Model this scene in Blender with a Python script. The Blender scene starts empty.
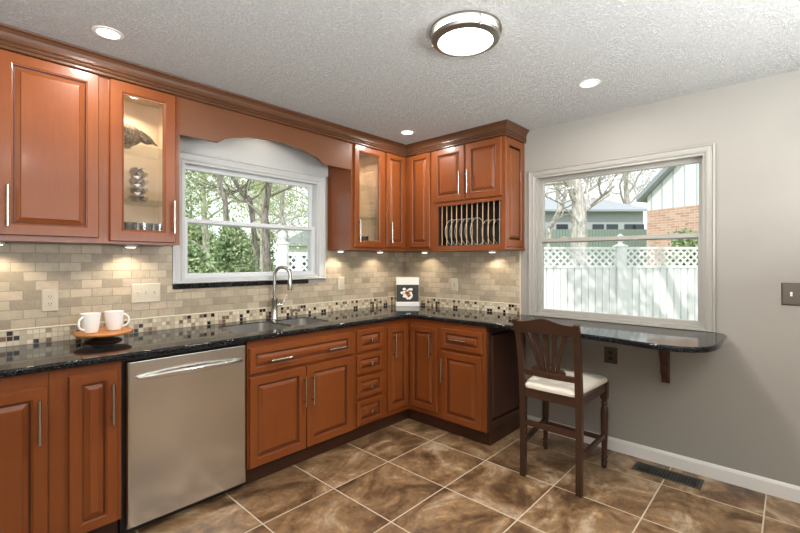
import bpy, bmesh, math, random
import numpy as np
from mathutils import Vector, Matrix
PI = math.pi
SC = bpy.context.scene
COL = SC.collection

# ------------------------------------------------------------ camera / world / sun / exposure
YAW = math.radians(42.883)
CAM = Vector((-3.2685, -2.9871, 1.3555))
cd = bpy.data.cameras.new('camera'); cam = bpy.data.objects.new('camera', cd); COL.objects.link(cam)
cam.location = CAM; cam.rotation_euler = (PI/2, 0, YAW - PI/2)
cd.sensor_width = 36; cd.lens = 36*422.2/800; cd.shift_y = -5.1/800; cd.clip_start = .05; cd.clip_end = 300
SC.camera = cam
SC.view_settings.view_transform = 'Standard'; SC.view_settings.look = 'None'
SC.view_settings.gamma = 1; SC.view_settings.use_curve_mapping = False
SC.view_settings.exposure = 0.0
W = bpy.data.worlds.new('sky'); SC.world = W; W.use_nodes = True
bg = W.node_tree.nodes['Background']; bg.inputs[0].default_value = (.93, .965, 1, 1); bg.inputs[1].default_value = 1.65
sl = bpy.data.lights.new('sun', 'SUN'); sl.energy = 3.4; sl.angle = .01; sl.color = (1, .96, .9)
so = bpy.data.objects.new('sun', sl); COL.objects.link(so); so.location = (-6, -6, 9)
so.rotation_euler = Vector((.62, .22, -.75)).to_track_quat('-Z', 'Y').to_euler()
# added out-of-view fill lights, aimed up to bounce off the ceiling
def area(name, loc, rot, sx, sy, e, col=(.93, .97, 1)):
    l = bpy.data.lights.new(name, 'AREA'); l.shape = 'RECTANGLE'; l.size = sx; l.size_y = sy; l.energy = e; l.color = col
    o = bpy.data.objects.new(name, l); COL.objects.link(o); o.location = loc; o.rotation_euler = rot; return o
area('ceiling_bounce_fill_a', (-4.4, -3.2, 1.5), (PI*.93, 0, -PI/2), 2.0, 1.4, 205)
area('ceiling_bounce_fill_b', (-2.0, -4.2, 1.5), (PI*.93, 0, 0), 2.4, 1.4, 205)

# ------------------------------------------------------------ helpers
ORG = {}
class MB:
    def __init__(s): s.v = []; s.f = []
    def add(s, vs, fs):
        o = len(s.v); s.v += [tuple(v) for v in vs]; s.f += [tuple(i+o for i in f) for f in fs]; return s
    def box(s, a, b):
        x0, x1 = sorted((a[0], b[0])); y0, y1 = sorted((a[1], b[1])); z0, z1 = sorted((a[2], b[2]))
        return s.add([(x, y, z) for x in (x0, x1) for y in (y0, y1) for z in (z0, z1)],
                     [(0,1,3,2),(4,6,7,5),(0,4,5,1),(2,3,7,6),(0,2,6,4),(1,5,7,3)])
    def rings(s, R, cap0=True, cap1=True, closed=False):
        n = len(R[0]); vs = [v for r in R for v in r]; fs = []
        for i in range(len(R)-1 + (1 if closed else 0)):
            j = (i+1) % len(R)
            for k in range(n): fs.append((i*n+k, i*n+(k+1) % n, j*n+(k+1) % n, j*n+k))
        if cap0 and not closed: fs.append(tuple(range(n))[::-1])
        if cap1 and not closed: fs.append(tuple((len(R)-1)*n+k for k in range(n)))
        return s.add(vs, fs)
    def tube(s, pts, r, n=10, cap=True):
        pts = [Vector(p) for p in pts]; m = len(pts); rr = r if isinstance(r, (list, tuple)) else [r]*m
        R = []; up = None
        for i, p in enumerate(pts):
            t = (pts[min(i+1, m-1)] - pts[max(i-1, 0)]).normalized()
            if up is None: up = Vector((0, 0, 1)) if abs(t.z) < .9 else Vector((1, 0, 0))
            a = t.cross(up)
            if a.length < 1e-5: a = t.cross(Vector((1, 0.1, 0)))
            a.normalize(); b = a.cross(t).normalized(); up = b
            R.append([p + rr[i]*(a*math.cos(2*PI*k/n) + b*math.sin(2*PI*k/n)) for k in range(n)])
        return s.rings(R, cap, cap)
    def bar(s, pts, w, d, wdir):
        """rectangular section swept along pts; wdir = direction of width w"""
        pts = [Vector(p) for p in pts]; m = len(pts); R = []; wd = Vector(wdir)
        ws = w if isinstance(w, (list, tuple)) else [w]*m; ds = d if isinstance(d, (list, tuple)) else [d]*m
        for i, p in enumerate(pts):
            t = (pts[min(i+1, m-1)] - pts[max(i-1, 0)]).normalized()
            b = wd.cross(t).normalized(); a = t.cross(b).normalized()
            R.append([p + a*ws[i]*x/2 + b*ds[i]*y/2 for x, y in ((-1,-1),(1,-1),(1,1),(-1,1))])
        return s.rings(R)
    def lathe(s, prof, c, n=32, axis='z', cap=True):
        R = []
        for r, h in prof:
            ring = []
            for k in range(n):
                a = 2*PI*k/n; u, v = r*math.cos(a), r*math.sin(a)
                if axis == 'z': ring.append((c[0]+u, c[1]+v, c[2]+h))
                elif axis == 'y': ring.append((c[0]+u, c[1]+h, c[2]+v))
                else: ring.append((c[0]+h, c[1]+u, c[2]+v))
            R.append(ring)
        return s.rings(R, cap, cap)
    def prism(s, poly, f0, f1):
        return s.rings([[f0(a, b) for a, b in poly], [f1(a, b) for a, b in poly]])
    def build(s, name, mat, parent=None, smooth=False, bevel=0, seg=2, kind=None):
        me = bpy.data.meshes.new(name)
        org = ORG.get(parent.name, Vector((0,0,0))) if parent else Vector((0,0,0))
        if not parent:
            a = np.array(s.v); org = Vector(((a[:,0].min()+a[:,0].max())/2, (a[:,1].min()+a[:,1].max())/2, a[:,2].min()))
        me.from_pydata([(v[0]-org.x, v[1]-org.y, v[2]-org.z) for v in s.v], [], s.f)
        if len(s.f) < 20000:
            bm = bmesh.new(); bm.from_mesh(me); bmesh.ops.recalc_face_normals(bm, faces=bm.faces); bm.to_mesh(me); bm.free()
        me.materials.append(mat)
        if getattr(s, 'm2', None):
            me.materials.append(s.m2[0])
            for i in s.m2[1]: me.polygons[i].material_index = 1
        o = bpy.data.objects.new(name, me); COL.objects.link(o); ORG[o.name] = org
        if parent: o.parent = parent
        else: o.location = org
        if smooth:
            for p in me.polygons: p.use_smooth = True
            me.set_sharp_from_angle(angle=math.radians(40))
        if bevel:
            m = o.modifiers.new('bevel', 'BEVEL'); m.width = bevel; m.segments = seg; m.limit_method = 'ANGLE'; m.angle_limit = math.radians(40)
        if kind: o['kind'] = kind
        return o
def tag(o, label, cat, group=None):
    o['label'] = label; o['category'] = cat
    if group: o['group'] = group
    return o
def thing(name, loc, label, cat, group=None):
    o = bpy.data.objects.new(name, None); COL.objects.link(o); o.location = loc; o.empty_display_size = .05
    ORG[o.name] = Vector(loc); return tag(o, label, cat, group)
def struct(o, label=None):
    o['kind'] = 'structure'
    if label: o['label'] = label
    return o
def lamp(parent, loc, e, col=(1, .9, .78), kind='POINT', size=.04, spot=None, rot=(0,0,0), blend=.5):
    l = bpy.data.lights.new('bulb_light', kind); l.energy = e; l.color = col
    if kind == 'SPOT': l.spot_size = spot; l.spot_blend = blend; l.shadow_soft_size = size
    elif kind == 'AREA': l.shape = 'DISK'; l.size = size
    else: l.shadow_soft_size = size
    o = bpy.data.objects.new('bulb_light', l); COL.objects.link(o); o.parent = parent
    o.location = Vector(loc) - ORG[parent.name]; o.rotation_euler = rot; return o
def Wp(px, d, z=0):
    s = (px-400)/422.2*d
    return Vector((CAM.x + d*math.cos(YAW) + s*math.sin(YAW), CAM.y + d*math.sin(YAW) - s*math.cos(YAW), z))

# ------------------------------------------------------------ materials
def lin(c): return tuple((x/255/12.92 if x/255 <= .04045 else ((x/255+.055)/1.055)**2.4) for x in c) + (1,)
def mat(name, rgb=(128,128,128), rough=.5, metal=0, **k):
    m = bpy.data.materials.new(name); m.use_nodes = True; b = m.node_tree.nodes['Principled BSDF']
    b.inputs['Base Color'].default_value = lin(rgb); b.inputs['Roughness'].default_value = rough; b.inputs['Metallic'].default_value = metal
    for q, v in k.items(): b.inputs[q.replace('_', ' ')].default_value = v
    return m
class NT:
    def __init__(s, m): s.m = m; s.t = m.node_tree; s.b = s.t.nodes['Principled BSDF']
    def n(s, t, **k):
        x = s.t.nodes.new('ShaderNode'+t)
        for a, v in k.items(): setattr(x, a, v)
        return x
    def l(s, a, b): s.t.links.new(a, b)
    def math(s, op, a, b=None):
        x = s.n('Math', operation=op)
        for i, v in enumerate((a, b)):
            if v is None: continue
            if isinstance(v, (int, float)): x.inputs[i].default_value = v
            else: s.l(v, x.inputs[i])
        return x.outputs[0]
    def pos(s): return s.n('NewGeometry').outputs['Position']
    def objc(s): return s.n('TexCoord').outputs['Object']
    def mapping(s, src, scale=(1,1,1), loc=(0,0,0)):
        x = s.n('Mapping'); x.inputs['Scale'].default_value = scale; x.inputs['Location'].default_value = loc; s.l(src, x.inputs[0]); return x.outputs[0]
    def noise(s, src, scale, detail=4, rough=.5, dist=0):
        x = s.n('TexNoise'); x.inputs['Scale'].default_value = scale; x.inputs['Detail'].default_value = detail
        x.inputs['Roughness'].default_value = rough; x.inputs['Distortion'].default_value = dist; s.l(src, x.inputs['Vector']); return x.outputs[0]
    def ramp(s, src, stops, const=False):
        x = s.n('ValToRGB'); e = x.color_ramp.elements
        while len(e) < len(stops): e.new(.5)
        for i, (p, c) in enumerate(stops): e[i].position = p; e[i].color = lin(c) if len(c) == 3 else c
        if const: x.color_ramp.interpolation = 'CONSTANT'
        s.l(src, x.inputs[0]); return x.outputs[0]
    def mix(s, fac, a, b, mode='MIX'):
        x = s.n('Mix', data_type='RGBA', blend_type=mode)
        for i, v in ((0, fac), (6, a), (7, b)):
            if isinstance(v, (int, float)): x.inputs[i].default_value = v
            elif isinstance(v, tuple): x.inputs[i].default_value = lin(v)
            else: s.l(v, x.inputs[i])
        return x.outputs[2]
    def bump(s, h, strength=.2, dist=.01):
        x = s.n('Bump'); x.inputs['Strength'].default_value = strength; x.inputs['Distance'].default_value = dist
        s.l(h, x.inputs['Height']); s.l(x.outputs[0], s.b.inputs['Normal'])
    def col(s, c): s.l(c, s.b.inputs['Base Color'])
M = {}
def wood(name, c0, c1, rough=.4, coat=.24, axis='z'):
    m = mat(name, c0, rough, 0, Coat_Weight=coat, Coat_Roughness=.12, Specular_IOR_Level=.3); t = NT(m)
    sc = {'z': (16, 16, 1.6), 'x': (1.6, 16, 16), 'y': (16, 1.6, 16)}[axis]
    g = t.noise(t.mapping(t.pos(), sc), 3.5, 5, .6, .6)
    bl = t.noise(t.pos(), 3.0, 3)
    c = t.ramp(g, [(.2, c0), (.8, c1)])
    t.col(t.mix(.5, c, t.ramp(bl, [(.35, c0), (.65, c1)])))
    return m
M['wood'] = wood('cherry_wood', (108, 53, 20), (126, 67, 27))
M['wood_dk'] = wood('cherry_wood_toe_shade', (58, 34, 22), (72, 43, 29), .45, .05)  # darker cherry for toe kicks and corbel; also carries the end panel's shade
M['crown'] = wood('cherry_wood_crown', (80, 49, 30), (94, 60, 38), axis='x')
M['wood_v'] = wood('cherry_wood_valance', (96, 57, 33), (110, 67, 41), axis='x')
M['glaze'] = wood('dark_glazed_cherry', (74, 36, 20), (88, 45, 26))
M['chair'] = wood('walnut_chair', (48, 31, 21), (66, 43, 30), .4, .1)
M['board'] = wood('board_wood', (190, 120, 62), (216, 148, 86), .4, .1, 'x')
M['maple'] = wood('cabinet_interior', (214, 190, 158), (226, 204, 174), .5, 0)
M['dowel'] = mat('dowel_wood', (176, 146, 112), .5)
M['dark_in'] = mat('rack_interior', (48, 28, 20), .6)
M['wall'] = mat('greige_paint', (147, 142, 134), .75); t = NT(M['wall']); t.bump(t.noise(t.pos(), 90, 3), .05, .003)
M['ceil'] = mat('popcorn_ceiling', (232, 230, 226), .95); t = NT(M['ceil'])
v = t.noise(t.pos(), 75, 6, .75); h = t.ramp(v, [(.38, (0,0,0)), (.62, (255,255,255))]); t.bump(h, 1.0, .012)
t.col(t.mix(.5, (230,228,224), t.ramp(v, [(.3, (184,182,178)), (.6, (240,238,234))])))
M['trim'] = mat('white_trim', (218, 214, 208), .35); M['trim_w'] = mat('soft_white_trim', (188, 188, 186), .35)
M['trim_g'] = mat('greige_trim', (154, 150, 142), .35)
M['vinyl'] = mat('white_vinyl', (200, 202, 204), .35)
M['nickel'] = mat('brushed_nickel', (186, 182, 175), .25, 1)
M['nickel_r'] = mat('satin_nickel', (150, 146, 140), .45, 1)
M['chrome'] = mat('polished_steel', (190, 188, 184), .15, 1)
M['bronze'] = mat('dark_bronze', (92, 84, 74), .4, .8)
M['black'] = mat('black_plastic', (12, 12, 12), .4)
M['white_pl'] = mat('almond_plastic', (194, 184, 164), .35)
M['tog'] = mat('white_toggle', (230, 228, 220), .35)
M['ceramic'] = mat('white_ceramic', (236, 234, 230), .12)
M['steel'] = mat('stainless_steel', (205, 203, 199), .3, 1); t = NT(M['steel'])
t.b.inputs['Anisotropic'].default_value = 0
r = t.noise(t.mapping(t.pos(), (3, 3, 400)), 1.5, 3); x = t.n('MapRange'); t.l(r, x.inputs[0]); x.inputs[3].default_value = .16; x.inputs[4].default_value = .26; t.l(x.outputs[0], t.b.inputs['Roughness'])
M['sinksteel'] = mat('sink_steel', (205, 203, 200), .28, 1)
# black granite
M['granite'] = mat('black_granite', (14, 14, 15), .06, Specular_IOR_Level=.18); t = NT(M['granite'])
n1 = t.noise(t.pos(), 240, 3, .7); n2 = t.noise(t.pos(), 60, 4, .7)
c = t.ramp(n1, [(.56, (9,9,10)), (.63, (62,62,64)), (.74, (150,148,144))]); c2 = t.ramp(n2, [(.5, (9,9,10)), (.7, (44,44,46))])
t.col(t.mix(.5, c, c2, 'ADD'))
# floor slate tile
FX, FY, FW, FH = -.305, -.985, .462, .473
M['floor'] = mat('slate_tile', (120, 95, 70), .35); t = NT(M['floor'])
P = t.pos(); mp = t.mapping(P, (1,1,1), (-FX, -FY, 0))
br = t.n('TexBrick', offset=0, squash=1); br.inputs['Scale'].default_value = 1; br.inputs['Mortar Size'].default_value = .0035
br.inputs['Brick Width'].default_value = FW; br.inputs['Row Height'].default_value = FH; br.inputs['Mortar Smooth'].default_value = .1; t.l(mp, br.inputs['Vector'])
sn = t.n('VectorMath', operation='SNAP'); sn.inputs[1].default_value = (FW, FH, 1); t.l(mp, sn.inputs[0])
wn = t.n('TexWhiteNoise', noise_dimensions='2D'); t.l(sn.outputs[0], wn.inputs['Vector'])
off = t.n('VectorMath', operation='MULTIPLY_ADD'); t.l(wn.outputs['Color'], off.inputs[0]); off.inputs[1].default_value = (9, 9, 9); t.l(P, off.inputs[2])
big = t.noise(t.mapping(off.outputs[0], (1, 1.35, 1)), 2.6, 8, .62, 1.1); fine = t.noise(off.outputs[0], 22, 6, .7, .5)
c = t.ramp(big, [(.28, (62,46,34)), (.42, (114,86,60)), (.54, (156,124,90)), (.66, (194,172,144)), (.8, (150,114,78))])
c = t.mix(.55, c, t.ramp(fine, [(.3, (60,48,40)), (.5, (128,128,128)), (.7, (190,178,160))]), 'OVERLAY')
c = t.mix(br.outputs['Fac'], c, (188, 174, 154)); t.col(c)
hh = t.math('SUBTRACT', t.math('MULTIPLY', fine, .35), br.outputs['Fac']); t.bump(hh, .35, .004)
# travertine subway
M['subway'] = mat('travertine_tile', (190,175,150), .45); t = NT(M['subway'])
sx = t.n('SeparateXYZ'); t.l(t.pos(), sx.inputs[0]); u = t.math('ADD', sx.outputs[0], sx.outputs[1])
cb = t.n('CombineXYZ'); t.l(u, cb.inputs[0]); t.l(t.math('ADD', sx.outputs[2], -1.0), cb.inputs[1])
br = t.n('TexBrick', offset=.5); br.inputs['Scale'].default_value = 1; br.inputs['Mortar Size'].default_value = .0022; br.inputs['Brick Width'].default_value = .1
br.inputs['Row Height'].default_value = .05; br.inputs['Bias'].default_value = 0; t.l(cb.outputs[0], br.inputs['Vector'])
br.inputs['Color1'].default_value = lin((200,187,163)); br.inputs['Color2'].default_value = lin((160,146,124)); br.inputs['Mortar'].default_value = lin((158,146,128))
f1 = t.noise(t.pos(), 35, 5, .7)
t.col(t.mix(.4, br.outputs['Color'], t.ramp(f1, [(.3, (110,104,96)), (.6, (160,156,150))]), 'OVERLAY'))
t.bump(t.math('SUBTRACT', t.math('MULTIPLY', f1, .3), br.outputs['Fac']), .5, .004)
# mosaic
M['mosaic'] = mat('mosaic_tile', (200,185,160), .25); t = NT(M['mosaic'])
sx = t.n('SeparateXYZ'); t.l(t.pos(), sx.inputs[0]); u = t.math('ADD', sx.outputs[0], sx.outputs[1]); q = .0262
un = t.math('DIVIDE', u, q); zn = t.math('DIVIDE', t.math('ADD', sx.outputs[2], -.9142), q)
cb = t.n('CombineXYZ'); t.l(t.math('FLOOR', un), cb.inputs[0]); t.l(t.math('FLOOR', zn), cb.inputs[1])
wn = t.n('TexWhiteNoise', noise_dimensions='2D'); t.l(cb.outputs[0], wn.inputs['Vector'])
c = t.ramp(wn.outputs['Value'], [(0, (30,20,18)), (.13, (112,84,62)), (.22, (150,130,108)), (.34, (196,182,156)), (.6, (212,200,176)), (.82, (178,164,140))], True)
def edge(a):
    fr = t.math('FRACT', a); return t.math('MINIMUM', fr, t.math('SUBTRACT', 1, fr))
e = t.math('LESS_THAN', t.math('MINIMUM', edge(un), edge(zn)), .07)
t.col(t.mix(e, c, (170, 158, 138))); t.bump(t.math('SUBTRACT', 1, e), .3, .002)
M['liner'] = mat('stone_liner', (206, 194, 170), .4)
def glass(name, tint=(255,255,255), fac=.06):
    m = bpy.data.materials.new(name); m.use_nodes = True; nt = m.node_tree; nt.nodes.clear()
    o = nt.nodes.new('ShaderNodeOutputMaterial'); tr = nt.nodes.new('ShaderNodeBsdfTransparent'); gl = nt.nodes.new('ShaderNodeBsdfGlossy'); gl.inputs['Roughness'].default_value = .02
    tr.inputs[0].default_value = lin(tint); fr = nt.nodes.new('ShaderNodeFresnel'); fr.inputs[0].default_value = 1.45; mx = nt.nodes.new('ShaderNodeMixShader')
    mu = nt.nodes.new('ShaderNodeMath'); mu.operation = 'MULTIPLY'; mu.inputs[1].default_value = fac
    nt.links.new(fr.outputs[0], mu.inputs[0]); nt.links.new(mu.outputs[0], mx.inputs[0]); nt.links.new(tr.outputs[0], mx.inputs[1]); nt.links.new(gl.outputs[0], mx.inputs[2]); nt.links.new(mx.outputs[0], o.inputs[0])
    return m
M['pane'] = glass('window_glass', (252,254,253), .35)
M['cab_glass'] = glass('cabinet_glass', (252,252,252), .5)
M['shelf_glass'] = glass('shelf_glass', (248,250,248), .25)
def emit(name, col, s):
    m = bpy.data.materials.new(name); m.use_nodes = True; b = m.node_tree.nodes['Principled BSDF']
    b.inputs['Base Color'].default_value = lin(col); b.inputs['Emission Color'].default_value = lin(col); b.inputs['Emission Strength'].default_value = s; return m
M['glow'] = emit('lamp_lens', (255, 247, 235), 6)
M['diff'] = emit('lamp_diffuser', (255, 250, 243), 5)
M['fabric'] = mat('seat_fabric', (206, 198, 184), .9); t = NT(M['fabric']); t.bump(t.noise(t.pos(), 400, 2), .3, .002)
M['mercury'] = mat('mercury_glass', (225, 222, 215), .12, 1)
M['brassy'] = mat('aged_metal', (140, 122, 98), .35, .8); t = NT(M['brassy']); nn = t.noise(t.pos(), 55, 5, .7, 1.5); t.col(t.ramp(nn, [(.35, (62,50,38)), (.6, (176,158,130))])); t.bump(nn, .8, .01)

# ------------------------------------------------------------ room shell
H = 2.435
XW, YW = -5.2, -5.0
def wall_hole(plane, a0, a1, z0, z1, h, th, name):
    mb = MB()
    def bx(u0, u1, w0, w1):
        if plane == 'L': mb.box((u0, 0, w0), (u1, th, w1))
        else: mb.box((0, u0, w0), (th, u1, w1))
    bx(a0, h[0], z0, z1); bx(h[1], a1, z0, z1); bx(h[0], h[1], z0, h[2]); bx(h[0], h[1], h[3], z1)
    return struct(mb.build(name, M['wall']))
W1 = (-2.19, -1.085, 1.228, 2.035)      # window over the sink: x0 x1 z0 z1
W2 = (-2.587, -1.451, .925, 2.045)      # window over the bar: y0 y1 z0 z1
wall_hole('L', XW, .14, 0, H, W1, .14, 'wall_left')
wall_hole('R', YW, 0, 0, H, W2, .14, 'wall_right')
struct(MB().box((XW-.12, YW-.12, 0), (.14, YW, H)).build('wall_back', M['wall']))
struct(MB().box((XW-.12, YW, 0), (XW, .14, H)).build('wall_front', M['wall']))
struct(MB().box((XW-.12, YW-.12, -.12), (.14, .14, 0)).build('floor', M['floor']))
struct(MB().box((XW-.12, YW-.12, H), (.14, .14, H+.15)).build('ceiling', M['ceil']))

dr = bpy.data.objects.new('reflected_door', None); COL.objects.link(dr); dr.location = (-.9, YW, 0); ORG[dr.name] = Vector(dr.location); struct(dr, 'added unseen white panelled door for the dishwasher to reflect')  # door added out of view as a bright reflection for the dishwasher
mb = MB().box((-1.32, YW+.0005, .005), (-.48, YW+.035, 2.04))
for a_, b_ in ((.2, .95), (1.1, 1.88)):
    for q_ in (-1.22, -.86): mb.box((q_, YW+.035, a_), (q_+.28, YW+.043, b_))
mb.build('door_slab', M['trim'], dr)
MB().lathe([(.025, 0), (.012, .01), (.012, .035), (.028, .045), (.028, .065), (.01, .072)], (-1.25, YW+.036, 1.0), 16, 'y').build('door_knob', M['nickel'], dr, smooth=True)
def sweep(mb, path, prof, z=0, closed=False):
    """profile (out, up) swept along xy path, outward = right-hand side of travel"""
    n = len(path); R = []
    for i, p in enumerate(path):
        p = Vector(p[:2]); ns = []
        for j in ((i-1, i), (i, i+1)):
            if closed: a, b = Vector(path[j[0] % n][:2]), Vector(path[j[1] % n][:2])
            elif j[0] < 0 or j[1] >= n: continue
            else: a, b = Vector(path[j[0]][:2]), Vector(path[j[1]][:2])
            t = (b-a).normalized(); ns.append(Vector((t.y, -t.x)))
        if len(ns) == 2: m = (ns[0]+ns[1]).normalized(); m = m/max(.2, m.dot(ns[0]))
        else: m = ns[0]
        R.append([(p.x+m.x*o, p.y+m.y*o, z+h) for o, h in prof])
    return mb.rings(R, closed=closed)

struct(MB().box((-2.3185, -.012, 2.0965), (-.9895, -.0005, 2.434)).build('bright_header_board', M['trim_w']))  # white board added so the wall above the sink window reads brighter
struct(sweep(MB(), [(0, -1.36), (0, YW)], [(0,0),(.014,0),(.014,.072),(.011,.08),(.006,.088),(0,.09)]).build('baseboard_right', M['trim']))
struct(sweep(MB(), [(0, YW), (XW, YW)], [(0,0),(.014,0),(.014,.072),(.006,.088),(0,.09)]).build('baseboard_back', M['trim']))

# windows ------------------------------------------------------------
def frame_ring(mb, F, u0, u1, z0, z1, prof):
    """mitred picture frame. prof = list of (inset_from_outer, depth n)"""
    R = []
    for ins, d in prof: R.append([F(u0+ins, z0+ins, d), F(u1-ins, z0+ins, d), F(u1-ins, z1-ins, d), F(u0+ins, z1-ins, d)])
    return mb.rings(R, closed=True)
def plane(wall, base):
    if wall == 'L': return lambda u, z, n: (u, base-n, z)
    return lambda u, z, n: (base-n, u, z)
def window(name, wall, W, matn, cas, outer, label):
    root = bpy.data.objects.new(name, None); COL.objects.link(root)
    u0, u1, z0, z1 = W; F = plane(wall, 0)
    root.location = F((u0+u1)/2, z0, 0); ORG[root.name] = Vector(root.location); struct(root, label); mt = M[matn]
    o0, o1, oz0, oz1 = outer
    mb = MB()
    R = []
    for k, d in [(0,-.0),(0,.018),(.2,.022),(.3,.014),(.75,.010),(.85,.015),(1,.012),(1,0)]:
        R.append([F(o0+(u0-o0)*k, oz0+(z0-oz0)*k, d), F(o1+(u1-o1)*k, oz0+(z0-oz0)*k, d), F(o1+(u1-o1)*k, oz1+(z1-oz1)*k, d), F(o0+(u0-o0)*k, oz1+(z1-oz1)*k, d)])
    mb.rings(R, closed=True); mb.build('window_casing', mt, root)
    e = .0
    frame_ring(MB(), F, u0, u1, z0, z1, [(0, .002), (.016, .002), (.016, -.135), (0, -.135)]).build('window_jamb', mt, root)
    zm = (z0+z1)/2 + (.035 if wall == 'R' else -.0)
    def sash(nm, a, b, n0, top):
        s = frame_ring(MB(), F, u0+.016, u1-.016, a, b, [(0, n0), (.026, n0), (.030, n0-.006), (.030, n0-.024), (.026, n0-.03), (0, n0-.03)]).build(nm, M['vinyl'] if wall == 'L' else mt, root)
        g = MB(); g.box(F(u0+.044, a+.028, n0-.013), F(u1-.044, b-.028, n0-.017)); g.build('glass_pane', M['pane'], s)
        return s
    s2 = sash('lower_sash', z0+.016, zm+.018, -.03, 0); sash('upper_sash', zm-.016, z1-.016, -.066, 1)
    mb = MB(); c = u0 + (u1-u0)*(.8 if wall == 'R' else .5); mb.box(F(c-.03, zm+.018, -.035), F(c+.03, zm+.028, -.055)); mb.box(F(c-.012, zm+.028, -.038), F(c+.018, zm+.036, -.05))
    mb.build('sash_lock', mt, s2)
    return root
window('window_1', 'L', W1, 'trim_w', .06, (-2.255, -1.02, 1.207, 2.095), 'white double-hung window over the kitchen sink')
window('window_2', 'R', W2, 'trim_g', .05, (-2.637, -1.401, .915, 2.093), 'wide greige double-hung window above the granite bar')
tag(MB().box((-2.25, -.022, 1.174), (-1.2, -.0005, 1.2065)).build('window_ledge', M['granite'], bevel=.002), 'thin black granite ledge strip directly under the sink window', 'window ledge')

# backsplash ------------------------------------------------------------
ZC = .914; ZM = .993; ZU = 1.452
def backsplash(wall, polys, um, label):
    root = thing('backsplash', (um, 0, ZC) if wall == 'L' else (0, um, ZC), label, 'backsplash')
    F = plane(wall, 0)
    mb = MB()
    for u0, u1, z0, z1 in polys: mb.box(F(u0, z0, .0005), F(u1, z1, .010))
    mb.build('travertine_tiles', M['subway'], root)
    a = min(p[0] for p in polys); b = max(p[1] for p in polys)
    MB().box(F(a, ZC+.0005, .0005), F(b, ZM-.0005, .011)).build('mosaic_band', M['mosaic'], root)
    mb = MB(); mb.tube([F(a, ZM+.004, .008), F(b, ZM+.004, .008)], .006, 8); mb.build('pencil_liner', M['liner'], root)
    return root
backsplash('L', [(-3.6, -2.257, ZM, ZU), (-2.257, -1.018, ZM, 1.172), (-1.018, -.012, ZM, ZU)], -1.8, 'tumbled travertine backsplash with dark mosaic band behind the sink')
r_ = backsplash('R', [(-1.322, -.0005, ZM, ZU)], -.66, 'short travertine backsplash with mosaic band below the plate rack cabinet')
MB().box((-.012, -1.330, ZC+.001), (-.0005, -1.323, ZU)).build('edge_strip', M['liner'], r_)

# ------------------------------------------------------------ cabinet pieces
def door_mesh(F, u0, u1, z0, z1, st=.058, th=.02, slope=.020):
    w, h = u1-u0, z1-z0; mn = min(w, h); st = min(st, mn*.28); sl = min(slope, (mn/2-st)*.55)
    prof = [(0,0),(0,th-.004),(.004,th),(st-.010,th),(st-.008,th-.003),(st-.003,th-.005),(st,th-.013),(st+.005,th-.014),(st+.005+sl*.9,th-.006),(st+.006+sl*.95,th-.003),(st+.008+sl,th-.0025)]
    R = [[F(u0+i, z0+i, d), F(u1-i, z0+i, d), F(u1-i, z1-i, d), F(u0+i, z1-i, d)] for i, d in prof]
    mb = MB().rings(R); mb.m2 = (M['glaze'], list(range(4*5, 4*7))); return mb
def pull(F, u, z, L, n0, parent, vert=True, r=.0066):
    mb = MB(); so = .03
    if vert:
        mb.tube([F(u, z-L/2, n0+so), F(u, z+L/2, n0+so)], r, 10)
        for s in (-1, 1): mb.tube([F(u, z+s*L*.36, n0-.001), F(u, z+s*L*.36, n0+so)], r*.8, 8)
    else:
        mb.tube([F(u-L/2, z, n0+so), F(u+L/2, z, n0+so)], r, 10)
        for s in (-1, 1): mb.tube([F(u+s*L*.36, z, n0-.001), F(u+s*L*.36, z, n0+so)], r*.8, 8)
    return mb.build('handle', M['nickel'], parent, smooth=True)
def knob(F, u, z, n0, parent):
    mb = MB(); mb.tube([F(u, z, n0-.001), F(u, z, n0+.02)], .005, 8)
    mb.rings([[F(u-s, z-s, n0+d), F(u+s, z-s, n0+d), F(u+s, z+s, n0+d), F(u-s, z+s, n0+d)] for s, d in ((.010,.018),(.014,.022),(.014,.028),(.009,.031))])
    return mb.build('knob', M['nickel'], parent)
def door(F, u0, u1, z0, z1, root, name='door', hu=None, hz=None, hl=.19, hv=True, **k):
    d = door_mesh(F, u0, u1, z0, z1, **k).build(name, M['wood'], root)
    if hu is not None: pull(F, hu, hz, hl, .02, d, hv)
    return d
def glass_door(F, u0, u1, z0, z1, root, hu, hz, st=.066):
    d = frame_ring(MB(), F, u0, u1, z0, z1, [(0,0),(0,.016),(.004,.02),(st-.012,.02),(st-.004,.013),(st,.012),(st,0)]).build('door', M['wood'], root)
    MB().box(F(u0+st-.004, z0+st-.004, .004), F(u1-st+.004, z1-st+.004, .008)).build('glass_pane', M['cab_glass'], d)
    pull(F, hu, hz, .19, .02, d); return d

ZT = 2.36
D = .318
FL = plane('L', -D); FR = plane('R', -D)
def solid_upper(wall, u0, u1, label, z0=ZU, z1=ZT, name='wall_cabinet'):
    F = plane(wall, 0); c = F((u0+u1)/2, z0, D/2)
    root = thing(name, c, label, 'cabinet'); b = MB(); b.box(F(u0, z0, .0015), F(u1, z1, D)); b.build('body', M['wood'], root); return root
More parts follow.
